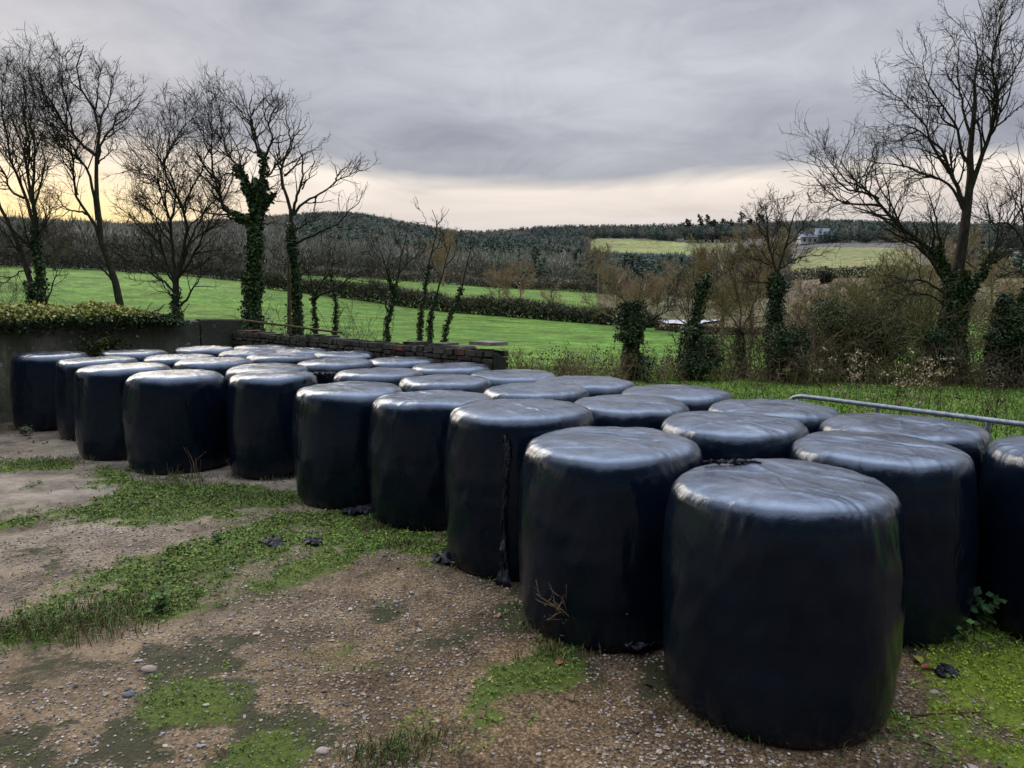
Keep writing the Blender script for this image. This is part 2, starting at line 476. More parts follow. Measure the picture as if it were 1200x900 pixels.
def mat_terrain():
    m, nt, b = new_mat('field_grass')
    a = attr(nt).outputs['Color']; p = pos(nt)
    n1 = noise(nt, p, 1.6, 6, 0.72); n2 = noise(nt, p, 0.25, 4)
    v = mth(nt, 'MULTIPLY', ramp(nt, n1.outputs['Fac'], [(0.32, 0.42), (0.68, 1.5)]).outputs[0], ramp(nt, n2.outputs['Fac'], [(0.32, 0.60), (0.68, 1.32)]).outputs[0])
    c = nt.nodes.new('ShaderNodeVectorMath'); c.operation = 'SCALE'; lk(nt, a, c.inputs[0]); lk(nt, v, c.inputs['Scale'])
    y = ramp(nt, noise(nt, p, 0.9, 5, 0.7).outputs['Fac'], [(0.55, 0.0), (0.75, 0.45)]).outputs[0]
    cc = mixc(nt, y, c.outputs[0], (0.13, 0.15, 0.045))
    wide = ramp(nt, noise(nt, p, 0.045, 5, 0.6).outputs['Fac'], [(0.40, 0.0), (0.62, 0.55)]).outputs[0]
    cc = mixc(nt, wide, cc, mixc(nt, 1.0, cc, (1.35, 0.98, 1.05), 'MULTIPLY'))
    lk(nt, cc, b.inputs['Base Color'])
    b.inputs['Roughness'].default_value = 0.95; b.inputs['Specular IOR Level'].default_value = 0.1
    lk(nt, bump(nt, n1.outputs['Fac'], 0.8, 0.15), b.inputs['Normal'])
    return m

YARD_IN = [(-13.8, -7.8), (-13.8, 6.1), (-11.5, 9.85), (-6.75, 18.1), (-0.3, 11.6), (3.1, 7.7), (6.3, 4.35), (6.5, -7.8)]
def build_terrain():
    r = np.concatenate([[0.0], np.geomspace(3, 14, 10), np.geomspace(14.6, 900, 230), np.geomspace(950, 9000, 16)])
    front = np.radians(np.linspace(-44, 44, 340)); back = np.radians(np.linspace(44, 316, 80))[1:-1]
    a = np.concatenate([front, back])
    R, A = np.meshgrid(r, a, indexing='ij')
    x = (R * np.sin(A)).ravel(); y = (R * np.cos(A)).ravel()
    z = terrain_z(x, y)
    z = np.where(in_poly(x, y, YARD_IN), np.minimum(z, -.05), z)
    nr, na = R.shape
    i, j = np.meshgrid(np.arange(nr - 1), np.arange(na), indexing='ij')
    j2 = (j + 1) % na
    q = np.stack([i * na + j, i * na + j2, (i + 1) * na + j2, (i + 1) * na + j], -1).reshape(-1, 4)[:, ::-1]
    mb = MB(); mb.add(np.stack([x, y, z], 1), q, None, ground_colour(x, y, z))
    return kind(mb.build('terrain', mat_terrain(), smooth=True), 'structure')
build_terrain()

# ------------------------------------------------------------------ YARD
WALL_A, WALL_C, WALL_B = np.array([-11.6, 9.75]), np.array([-6.75, 18.25]), np.array([-0.20, 11.70])
YARD = [(-14, -8), (-14, 6.0), (-11.6, 9.75), (-6.75, 18.25), (-0.2, 11.7), (3.2, 7.75), (6.4, 4.4), (6.6, -8)]

def gpoly(pts): return [tuple(on_ground(*p)[:2]) for p in pts]
GREEN = [
 ([(-20, 752), (40, 712), (140, 690), (200, 655), (290, 618), (330, 600), (420, 602), (490, 615), (530, 640), (500, 655), (440, 650), (390, 668), (330, 690), (250, 712), (190, 730), (130, 738), (60, 752), (-20, 775)], 1.0),
 ([(-20, 616), (60, 602), (130, 584), (180, 574), (270, 578), (335, 580), (345, 596), (280, 608), (190, 622), (140, 612), (60, 612), (-20, 626)], 0.95),
 ([(110, 545), (150, 560), (270, 570), (345, 572), (350, 586), (250, 590), (120, 572)], 0.85),
 ([(-20, 538), (70, 538), (100, 546), (60, 552), (-20, 556)], 0.7),
 ([(655, 752), (690, 755), (650, 800), (610, 830), (530, 872), (470, 905), (430, 905), (500, 855), (565, 800), (610, 770)], 0.85),
 ([(1070, 770), (1100, 735), (1210, 690), (1215, 905), (1040, 905), (1035, 865), (1085, 830), (1120, 800)], 1.0),
 ([(60, 690), (160, 655), (220, 640), (230, 655), (120, 690), (90, 700)], 0.5),
 ([(355, 760), (385, 752), (432, 765), (420, 790), (375, 795)], 0.75),
 ([(255, 880), (310, 868), (390, 890), (380, 910), (250, 910)], 0.8),
 ([(560, 800), (660, 760), (680, 775), (600, 820)], 0.6),
 ([(190, 800), (260, 810), (260, 850), (200, 865), (150, 845)], 0.55),
]
DARK = [
 ([(-20, 700), (120, 745), (200, 745), (240, 790), (150, 800), (60, 790), (-20, 770)], 0.6),
 ([(90, 850), (230, 850), (330, 830), (420, 850), (450, 905), (60, 905)], 0.55),
 ([(460, 745), (560, 735), (600, 790), (520, 830), (450, 800)], 0.35),
 ([(135, 815), (190, 785), (275, 775), (290, 810), (255, 855), (200, 868), (150, 850)], 0.9),
 ([(235, 735), (330, 720), (345, 750), (290, 775), (240, 765)], 0.8),
 ([(-20, 870), (90, 835), (160, 870), (140, 905), (-20, 905)], 0.75),
 ([(330, 755), (440, 745), (450, 790), (370, 800)], 0.7),
 ([(230, 870), (400, 875), (420, 905), (220, 905)], 0.8),
 ([(-20, 790), (60, 785), (70, 830), (-20, 840)], 0.6),
 ([(590, 690), (760, 740), (860, 800), (880, 880), (760, 860), (640, 800), (580, 730)], 0.55),
 ([(-20, 655), (40, 640), (70, 665), (30, 690), (-20, 690)], 0.75),
 ([(50, 640), (100, 633), (95, 650), (55, 655)], 0.6),
 ([(380, 685), (470, 680), (520, 720), (420, 760)], 0.4),
]
GREENP = [(gpoly(p), w) for p, w in GREEN]; DARKP = [(gpoly(p), w) for p, w in DARK]

def soft(x, y, polys, wob, rng):
    s = np.zeros(len(x))
    for k in range(6):
        a = k * PI / 3
        ox = (fbm(x * 2.2, y * 2.2, 31 + k) - .5) * wob * 2 + math.cos(a) * wob * 0.35
        oy = (fbm(x * 2.2, y * 2.2, 51 + k) - .5) * wob * 2 + math.sin(a) * wob * 0.35
        m = np.zeros(len(x))
        for p, w in polys: m = np.maximum(m, in_poly(x + ox, y + oy, p) * w)
        s += m / 6
    return s

def yard_masks(x, y):
    g = soft(x, y, GREENP, 0.34, RNG); d = soft(x, y, DARKP, 0.34, RNG)
    near = sstep(2, 16, np.hypot(x, y))
    n = fbm(x * 3.1, y * 3.1, 71, 5); n2 = fbm(x * 1.1, y * 1.1, 77, 4)
    g2 = np.clip(g * (0.40 + 1.3 * sstep(0.30, 0.58, n)) + 0.35 * sstep(.60, .72, n2) * sstep(.5, .62, n) * (x < 1.5), 0, 1)
    d2 = np.clip(d * (0.25 + 1.3 * sstep(0.38, 0.6, n)) + 0.55 * sstep(0.56, 0.70, n2) * sstep(0.45, 0.6, n), 0, 1)
    l = np.clip(sstep(0.55, 0.72, fbm(x * 2.0, y * 2.0, 83)) * 0.6 + sstep(11.2, 13.0, y - 0.05 * x + 0) * (x < -7) * 0.8, 0, 1)
    return g2, d2, l

def yard_h(x, y, g, d):
    return 0.012 + (fbm(x * 0.7, y * 0.7, 91) - .5) * 0.02 + g * (0.018 + 0.04 * (x > 2.2) * (y < 4.6)) * fbm(x * 9, y * 9, 93) + d * 0.01 * fbm(x * 12, y * 12, 95)

def mat_yard():
    m, nt, b = new_mat('gravel_concrete')
    p = pos(nt)
    a = attr(nt); s = nt.nodes.new('ShaderNodeSeparateColor'); lk(nt, a.outputs['Color'], s.inputs[0])
    G, Dk, Lt = s.outputs
    v = nt.nodes.new('ShaderNodeTexVoronoi'); v.inputs['Scale'].default_value = 52; lk(nt, p, v.inputs['Vector'])
    v2 = nt.nodes.new('ShaderNodeTexVoronoi'); v2.inputs['Scale'].default_value = 120; lk(nt, p, v2.inputs['Vector'])
    vs = nt.nodes.new('ShaderNodeSeparateColor'); lk(nt, v.outputs['Color'], vs.inputs[0])
    vs2 = nt.nodes.new('ShaderNodeSeparateColor'); lk(nt, v2.outputs['Color'], vs2.inputs[0])
    c1 = ramp(nt, vs.outputs[0], [(0.0, (0.07, 0.054, 0.038)), (0.25, (0.20, 0.152, 0.102)), (0.55, (0.31, 0.242, 0.165)), (0.8, (0.38, 0.315, 0.235)), (0.93, (0.31, 0.30, 0.285)), (1.0, (0.60, 0.53, 0.43))]).outputs[0]
    c2 = ramp(nt, vs2.outputs[1], [(0.0, (0.065, 0.052, 0.038)), (0.5, (0.23, 0.18, 0.128)), (1.0, (0.42, 0.345, 0.26))]).outputs[0]
    n0 = noise(nt, p, 5.0, 5, 0.6)
    c = mixc(nt, ramp(nt, n0.outputs['Fac'], [(0.42, 0.2), (0.6, 0.85)]).outputs[0], c1, c2)
    gap = ramp(nt, v.outputs['Distance'], [(0.35, 1.0), (0.75, 0.45)]).outputs[0]
    c = mixc(nt, 1.0, c, gap, 'MULTIPLY')
    # paler worn concrete showing between, far left
    n1 = noise(nt, p, 0.75, 6, 0.62)
    sx = nt.nodes.new('ShaderNodeSeparateXYZ'); lk(nt, p, sx.inputs[0])
    leftm = mth(nt, 'MULTIPLY_ADD', sx.outputs['X'], -0.26, -0.12, clamp=True)
    pale = mth(nt, 'MULTIPLY', ramp(nt, n1.outputs['Fac'], [(0.34, 0.1), (0.54, 0.85)]).outputs[0], leftm, clamp=True)
    c = mixc(nt, pale, c, mixc(nt, n0.outputs['Fac'], (0.29, 0.255, 0.215), (0.43, 0.385, 0.33)))
    stain = ramp(nt, noise(nt, p, 1.7, 7, 0.68).outputs['Fac'], [(0.36, 0.36), (0.62, 1.05)]).outputs[0]
    c = mixc(nt, 1.0, c, stain, 'MULTIPLY')
    c = mixc(nt, 1.0, c, (1.10, 1.06, 0.94), 'MULTIPLY')
    nearm = ramp(nt, mth(nt, 'MULTIPLY', sx.outputs['Y'], 0.1), [(0.42, 1.0), (0.85, 0.0)]).outputs[0]   # darker, browner ground towards the camera
    c = mixc(nt, nearm, c, mixc(nt, 1.0, c, (0.92, 0.80, 0.64), 'MULTIPLY'))
    # moss and litter
    nf = noise(nt, p, 34, 7, 0.78)
    md = ramp(nt, mth(nt, 'ADD', Dk, mth(nt, 'MULTIPLY_ADD', nf.outputs['Fac'], 2.7, -1.38)), [(0.44, 0.0), (0.74, 0.93)]).outputs[0]
    c = mixc(nt, md, c, ramp(nt, nf.outputs['Fac'], [(0.3, (0.014, 0.016, 0.009)), (0.7, (0.060, 0.066, 0.026))]).outputs[0])
    ml = ramp(nt, mth(nt, 'ADD', Lt, mth(nt, 'MULTIPLY_ADD', nf.outputs['Fac'], 1.2, -0.6)), [(0.5, 0.0), (0.85, 0.75)]).outputs[0]
    c = mixc(nt, ml, c, (0.075, 0.052, 0.032))
    mg = ramp(nt, mth(nt, 'ADD', G, mth(nt, 'MULTIPLY_ADD', nf.outputs['Fac'], 2.0, -1.0)), [(0.34, 0.0), (0.66, 0.95)]).outputs[0]
    n4 = noise(nt, p, 3.2, 4, 0.6)
    gc = mixc(nt, n4.outputs['Fac'], (0.045, 0.070, 0.014), (0.135, 0.185, 0.024))
    gc = mixc(nt, 1.0, gc, ramp(nt, nf.outputs['Fac'], [(0.3, 0.45), (0.7, 1.35)]).outputs[0], 'MULTIPLY')
    corner = ramp(nt, mth(nt, 'MULTIPLY', sx.outputs['X'], 0.2), [(0.38, 0.0), (0.50, 1.0)]).outputs[0]   # the bright yellow-green cushion moss on the right
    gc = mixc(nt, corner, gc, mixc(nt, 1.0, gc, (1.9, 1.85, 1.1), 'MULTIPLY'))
    c = mixc(nt, mg, c, gc)
    lk(nt, c, b.inputs['Base Color'])
    b.inputs['Roughness'].default_value = 0.88; b.inputs['Specular IOR Level'].default_value = 0.25
    hh = mth(nt, 'ADD', mth(nt, 'MULTIPLY', v.outputs['Distance'], -0.5), mth(nt, 'MULTIPLY', nf.outputs['Fac'], 0.6))
    hh = mth(nt, 'ADD', hh, mth(nt, 'MULTIPLY', v2.outputs['Distance'], -0.3))
    lk(nt, bump(nt, hh, 0.9, 0.02), b.inputs['Normal'])
    return m

def build_yard():
    xs = np.concatenate([np.linspace(-14, -11, 8)[:-1], np.arange(-11, 4.6, 0.055), np.linspace(4.6, 6.6, 14)[1:]])
    ys = np.concatenate([np.linspace(-8, 2.2, 18)[:-1], np.arange(2.2, 9, 0.055), np.arange(9, 18.4, 0.085)])
    X, Y = np.meshgrid(xs, ys, indexing='ij'); x = X.ravel(); y = Y.ravel()
    g, d, l = yard_masks(x, y)
    z = yard_h(x, y, g, d)
    ny = len(ys)
    i, j = np.meshgrid(np.arange(len(xs) - 1), np.arange(ny - 1), indexing='ij')
    q = np.stack([i * ny + j, (i + 1) * ny + j, (i + 1) * ny + j + 1, i * ny + j + 1], -1).reshape(-1, 4)
    cx = x[q].mean(1); cy = y[q].mean(1)
    q = q[in_poly(cx, cy, YARD)]
    used, inv = np.unique(q, return_inverse=True)
    mb = MB(); mb.add(np.stack([x, y, z], 1)[used], inv.reshape(-1, 4), None, np.stack([g, d, l], 1)[used])
    kind(mb.build('yard', mat_yard(), smooth=True), 'structure')
build_yard()

# ---- leaves as small bent rhombs
def leaf_quads(mb, p, size, col, nrm=None, asp=0.6, rng=RNG, bend=0.25):
    n = len(p)
    if n == 0: return
    a = unit(rng.normal(size=(n, 3)))
    if nrm is not None: a = unit(a - (a * nrm).sum(1, keepdims=True) * nrm * 0.8)
    w = rng.normal(size=(n, 3))
    if nrm is not None: w = np.cross(nrm + 0.4 * rng.normal(size=(n, 3)), a)
    b = unit(w - (w * a).sum(1, keepdims=True) * a); c = np.cross(a, b)
    s = np.broadcast_to(size, (n,))[:, None]
    v = np.stack([p, p + a * s * .45 + b * s * asp * .5 + c * s * bend * .4, p + a * s, p + a * s * .45 - b * s * asp * .5 + c * s * bend * .4], 1)
    q = np.arange(n * 4).reshape(n, 4)
    cc = np.repeat(np.asarray(col, float), 4, 0) if np.ndim(col) == 2 else col
    mb.add(v.reshape(-1, 3), q, None, cc)

def blades(mb, p, h, w, col, lean=0.35, rng=RNG):
    """grass blades: a bent strip of two quads ending in a point"""
    n = len(p)
    if n == 0: return
    ang = rng.random(n) * 2 * PI
    side = np.stack([np.cos(ang), np.sin(ang), np.zeros(n)], 1)
    ln = np.stack([rng.normal(size=n), rng.normal(size=n), np.zeros(n)], 1) * lean
    h = np.broadcast_to(h, (n,))[:, None]; w = np.broadcast_to(w, (n,))[:, None]
    up = np.array([0, 0, 1.0])
    m = p + (up * .6 + ln * .35) * h; t = p + (up * (1 - .25 * np.linalg.norm(ln, axis=1, keepdims=True)) + ln) * h
    v = np.stack([p - side * w, p + side * w, m + side * w * .8, m - side * w * .8, t], 1)
    k = np.arange(n)[:, None] * 5
    cc = np.repeat(np.asarray(col, float), 5, 0) if np.ndim(col) == 2 else col
    mb.add(v.reshape(-1, 3), k + np.array([[0, 1, 2, 3]]), k + np.array([[3, 2, 4]]), cc)

def pal(n, cols, var=0.25, rng=RNG):
    cols = np.asarray(cols, float)
    c = cols[rng.integers(0, len(cols), n)]
    return c * (1 + var * rng.normal(size=(n, 1))).clip(0.35, 2.0)

# ------------------------------------------------------------------ BALES
BALES = {
 'A1': (1.55, 4.13, .655, 1.29), 'A2': (0.70, 5.20, .675, 1.31), 'A3': (0.07, 6.38, .655, 1.37), 'A4': (-0.82, 7.66, .67, 1.29),
 'A5': (-1.85, 8.46, .67, 1.29), 'A6': (-3.14, 9.70, .60, 1.31), 'A7': (-4.54, 9.98, .655, 1.29), 'A8': (-5.69, 10.87, .68, 1.30),
 'A9': (-6.88, 12.28, .65, 1.29), 'A10': (-8.18, 13.13, .645, 1.31),
 'B1': (2.63, 5.23, .64, 1.27), 'B2': (1.86, 6.19, .655, 1.28), 'B3': (1.16, 7.27, .64, 1.285), 'B4': (0.28, 8.43, .65, 1.28),
 'B5': (-0.85, 9.44, .65, 1.28), 'B6': (-1.87, 10.36, .655, 1.28), 'B7': (-3.62, 10.9, .65, 1.29), 'B8': (-4.83, 12.0, .66, 1.30),
 'B9': (-5.75, 12.85, .65, 1.29), 'B10': (-7.11, 13.95, .64, 1.29),
 'C1': (3.94, 4.99, .64, 1.285), 'C2': (3.28, 6.13, .685, 1.265), 'C3': (2.52, 7.10, .675, 1.27), 'C4': (1.85, 8.32, .675, 1.27),
 'C5': (0.91, 9.30, .69, 1.27), 'C6': (0.0, 10.1, .685, 1.275), 'C7': (-0.93, 11.18, .665, 1.28), 'C8': (-1.86, 12.26, .66, 1.285),
 'D1': (-2.81, 11.79, .66, 1.295), 'D2': (-4.05, 13.09, .655, 1.29), 'D3': (-3.09, 13.62, .64, 1.285), 'D4': (-4.20, 14.49, .66, 1.285),
 'D5': (-4.95, 14.0, .63, 1.285), 'D6': (-5.16, 15.34, .65, 1.285), 'D7': (-6.21, 15.03, .64, 1.285),
}
LABELS = {
 'A1': 'biggest black wrapped bale, standing nearest the camera with its whole front showing',
 'A2': 'black bale just left of the nearest one, with bare twigs at its foot',
 'A3': 'tall black bale with a torn strip of film hanging down its front',
 'A4': 'front row bale just left of the one with the hanging strip',
 'A5': 'front row bale fifth from the right, with a film scrap at its foot',
 'A6': 'narrow front row bale with a dark knot of film at the edge of its top',
 'A7': 'front row bale with a pale streak down its shoulder and dry stalks at its foot',
 'A8': 'front row bale third from the grey wall, just left of the streaked one',
 'A9': 'mostly hidden front bale second from the grey wall with a bright curved rim',
 'A10': 'leftmost bale, standing against the grey wall in the far corner',
 'B1': 'second row black bale directly behind and right of the nearest bale',
 'B2': 'second row bale with its top in the gap between the two nearest bales',
 'B3': 'second row bale third from the right, behind the bale with twigs at its foot',
 'B4': 'second row bale showing directly behind the one with the hanging strip',
 'B5': 'second row bale fifth from the right, its top rising behind the fourth front bale',
 'B6': 'second row bale just right of the dark knot of film',
 'B7': 'bale top showing directly behind the narrow bale with the knot of film',
 'B8': 'bale top showing behind the streaked front bale',
 'B9': 'low bale top behind the third front bale from the grey wall',
 'B10': 'thin sliver of bale top against the grey wall under the yellowish ivy',
 'C1': 'black bale cut off by the right edge of the photo below the metal rail',
 'C2': 'back row bale with folded film on top, just in front of the rail posts',
 'C3': 'back row bale just left of the curved end of the metal rail',
 'C4': 'back row bale with parallel creases at the right of its top',
 'C5': 'back row bale in front of the ivy smothered stump',
 'C6': 'back row bale just right of the end of the stone wall',
 'C7': 'rumpled bale top in front of the right end of the stone wall',
 'C8': 'bale along the stone wall, second from its right end',
 'D1': 'bale behind the narrow knotted one, two places in front of the stone wall',
 'D2': 'bale top in the middle of the far group with a bright double fold',
 'D3': 'bale along the stone wall, third from its right end',
 'D4': 'bale along the stone wall, fourth from its right end',
 'D5': 'bale in the far group between the wall row and the double fold',
 'D6': 'farthest bale, in the corner where the grey wall meets the stone wall',
 'D7': 'far bale beside the grey wall, just left of the corner of the walls',
}
PROF = np.array([(0, 1.0), (.25, 1.002), (.5, 1.001), (.70, .997), (.82, .988), (.885, .970), (.922, .940), (.944, .895), (.962, .83), (.982, .73), (.996, .60), (1.0, .48), (.998, .36), (.99, .24), (.97, .12), (.945, .045), (.895, 0.0), (.6, 0.0), (0, 0.0)])

def bale(key, seed):
    cx, cy, r, h = BALES[key]
    rng = np.random.default_rng(seed)
    near = np.hypot(cx, cy) < 8.5
    na, npf = (260, 120) if near else (150, 70)
    d = np.concatenate([[0], np.cumsum(np.hypot(np.diff(PROF[:, 0]) * r, np.diff(PROF[:, 1]) * h))])
    # smooth the profile
    s = np.linspace(0, d[-1], npf)
    pr = np.interp(s, d, PROF[:, 0]); pz = np.interp(s, d, PROF[:, 1])
    for _ in range(2):
        pr[1:-1] = (pr[:-2] + 2 * pr[1:-1] + pr[2:]) / 4; pz[1:-1] = (pz[:-2] + 2 * pz[1:-1] + pz[2:]) / 4
    th = np.linspace(0, 2 * PI, na, endpoint=False)
    S, TH = np.meshgrid(s / d[-1], th, indexing='ij')
    Rr = np.repeat((pr * r)[:, None], na, 1); Z = np.repeat((pz * h)[:, None], na, 1)
    ci, si = np.cos(TH), np.sin(TH)
    top = (Z > 0.80 * h); topw = sstep(0.72, 0.93, Z / h)
    sidew = sstep(0.02, 0.12, Z / h) * (1 - sstep(0.93, 1.0, Z / h))
    # broad lumps, flats and a hint of out of round
    lump = (fbm(ci * 1.3 + 5 + seed, si * 1.3 + Z * 1.2, seed, 3) - .5) * 0.085
    lump2 = (fbm(ci * 4 + seed, si * 4 + Z * 3.0, seed + 40, 3) - .5) * 0.028
    oval = 0.022 * np.cos(2 * (TH - rng.random() * PI)) + 0.010 * np.cos(3 * (TH - rng.random() * 6))
    R2 = Rr * (1 + oval + lump + lump2 * sidew)
    # slump: shoulder edge height varies round the rim
    Zr = Z + topw * h * ((fbm(ci * 1.1 + 9 + seed, si * 1.1, seed + 7, 3) - .5) * 0.034) * sstep(0.3, 0.95, Rr / r)
    x = R2 * ci; y = R2 * si
    # wide soft undulation and film ridges across the top
    Zr = Zr + topw * (fbm(x * 3.2 + seed, y * 3.2, seed + 3, 3) - .5) * 0.026
    for k in range(16 if near else 9):
        a = rng.uniform(0, PI) if k % 3 else rng.normal(0.7, 0.15)
        off = rng.uniform(-.55, .55) * r
        dd = x * math.cos(a) + y * math.sin(a) - off + 0.03 * np.sin(3 * (-x * math.sin(a) + y * math.cos(a)) + k)
        al = -x * math.sin(a) + y * math.cos(a)
        w = rng.uniform(.010, .030); amp = rng.uniform(.003, .009)
        win = np.exp(-((al - rng.uniform(-.3, .3)) / rng.uniform(.18, .5)) ** 2)
        Zr = Zr + topw * amp * np.exp(-(dd / w) ** 2) * win
    # pleats where the film folds over the shoulder
    shoulder = sstep(0.55, 0.85, Rr / r) * sstep(0.45, 0.86, Z / h)
    for k in range(22 if near else 14):
        a = rng.uniform(0, 2 * PI); w = rng.uniform(.015, .05); amp = rng.uniform(.001, .0045) * rng.choice([1, 1, -1])
        sk = rng.uniform(-.35, .35)
        da = (TH - a + sk * (Z / h - .9) * 2 + PI) % (2 * PI) - PI
        f = amp * np.exp(-(da / w) ** 2) * shoulder
        R2 = R2 + f; Zr = Zr + f * topw * 0.7
    # faint bands of the wrap round the sides
    R2 = R2 + sidew * 0.0010 * np.sin(Z * 26 + 1.5 * np.sin(TH + seed) + seed)
    x = R2 * ci; y = R2 * si
    v = np.stack([x, y, Zr], -1)
    i, j = np.meshgrid(np.arange(npf - 1), np.arange(na), indexing='ij'); j2 = (j + 1) % na
    q = np.stack([i * na + j, (i + 1) * na + j, (i + 1) * na + j2, i * na + j2], -1).reshape(-1, 4)
    root = thing('silage_bale', LABELS[key], 'bale', (cx, cy, 0.008), 'black wrapped silage bales in the yard')
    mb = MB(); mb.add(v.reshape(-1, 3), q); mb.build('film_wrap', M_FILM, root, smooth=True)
    # gathered end of the film tucked on the rim
    return root

BALE = {k: bale(k, 11 + i * 7) for i, k in enumerate(BALES)}

def crumple(mb, P, nu, nv, fn, seed, amp, freq):
    """a crumpled sheet: fn(u,v) gives the base position (arrays)"""
    u, v = np.meshgrid(np.linspace(0, 1, nu), np.linspace(0, 1, nv), indexing='ij')
    p = fn(u, v)
    n = np.stack([fbm(u * freq * 2, v * freq * 2, seed), fbm(u * freq * 2, v * freq * 2, seed + 11), fbm(u * freq * 2, v * freq * 2, seed + 23)], -1) - .5
    p = p + n * amp
    i, j = np.meshgrid(np.arange(nu - 1), np.arange(nv - 1), indexing='ij')
    q = np.stack([i * nv + j, (i + 1) * nv + j, (i + 1) * nv + j + 1, i * nv + j + 1], -1).reshape(-1, 4)
    mb.add(p.reshape(-1, 3), q)

def film_strip():
    cx, cy, r, h = BALES['A3']
    a0 = math.atan2(-.64, -.135)
    mb = MB()
    for k, (da, wd) in enumerate(((.0, .024), (.022, .018), (.042, .024))):
        def fn(u, v, da=da, wd=wd, k=k):
            zt = (0.90 - 0.03 * k) * h; zb = 0.015 if k != 1 else .32
            zz = zt + (zb - zt) * v
            w = wd * (0.35 + 0.25 * np.sin(v * 9 + k) ** 2 + .9 * sstep(.84, 1.0, v))
            ang = a0 + da + .03 * np.sin(v * 5 + k)
            rr = r * np.interp(zz / h, PROF[::-1, 1][2:], PROF[::-1, 0][2:]) + .03 + 0.01 * k + .07 * sstep(.88, 1, v)
            t = (u - .5) * 2 * w
            return np.stack([rr * np.cos(ang) - np.sin(ang) * t, rr * np.sin(ang) + np.cos(ang) * t, zz], -1)
        crumple(mb, None, 9, 120, fn, 300 + k, .035, 7)
    mb.build('torn_film', M_SCRAP, BALE['A3'], smooth=True)
film_strip()

def film_tuft(key, px, py, zf, size, seed, spread=(1, 1, .5)):
    """crumpled film end on a bale"""
    cx, cy, r, h = BALES[key]
    g = on_ground(px, py, zf * h)
    c = np.array([g[0] - cx, g[1] - cy, zf * h])
    mb = MB(); rng = np.random.default_rng(seed)
    for k in range(4):
        o = rng.normal(size=3) * size * .25 * np.array(spread)
        ang = rng.random() * PI
        def fn(u, v):
            a = (u - .5) * size * 1.3; b_ = (v - .5) * size * .7
            return np.stack([c[0] + o[0] + (a * math.cos(ang) - b_ * math.sin(ang)) * spread[0], c[1] + o[1] + (a * math.sin(ang) + b_ * math.cos(ang)) * spread[1], c[2] + abs(o[2]) + .02 + 0 * u], -1)
        crumple(mb, None, 14, 12, fn, seed + k * 5, size * .8, 3)
    mb.build('film_end', M_SCRAP, BALE[key], smooth=True)
film_tuft('A6', 380, 441, 0.985, .14, 500)
film_tuft('A1', 850, 547, .995, .07, 540, (2.2, .5, .25))
film_tuft('A2', 737, 752, 0.04, .16, 560)

# scraps of film on the ground
def scrap(px, py, size, seed, label):
    g = on_ground(px, py, 0.02); mb = MB(); rng = np.random.default_rng(seed)
    for k in range(3):
        o = rng.normal(size=2) * size * .3; ang = rng.random() * PI
        def fn(u, v):
            a = (u - .5) * size * 1.4; b_ = (v - .5) * size
            return np.stack([g[0] + o[0] + a * math.cos(ang) - b_ * math.sin(ang), g[1] + o[1] + a * math.sin(ang) + b_ * math.cos(ang), 0.03 + size * .25 + 0 * u - .25 * size * (abs(u - .5) + abs(v - .5))], -1)
        crumple(mb, None, 12, 12, fn, seed + k * 3, size * .75, 2.5)
    tag(mb.build('plastic_scrap', M_SCRAP, smooth=True, origin=(g[0], g[1], 0)), label, 'plastic scrap', 'scraps of black film on the ground')
scrap(322, 637, .12, 701, 'left of two crumpled black plastic scraps lying in the green weeds')
scrap(368, 637, .11, 711, 'right of two crumpled black plastic scraps lying in the green weeds')
scrap(424, 601, .2, 721, 'black plastic scrap at the foot of the fifth front bale')
scrap(537, 656, .2, 731, 'black plastic scrap on the gravel at the foot of the bale with the hanging strip')
scrap(1104, 786, .10, 741, 'small black plastic scrap on the moss beside the red leaf')

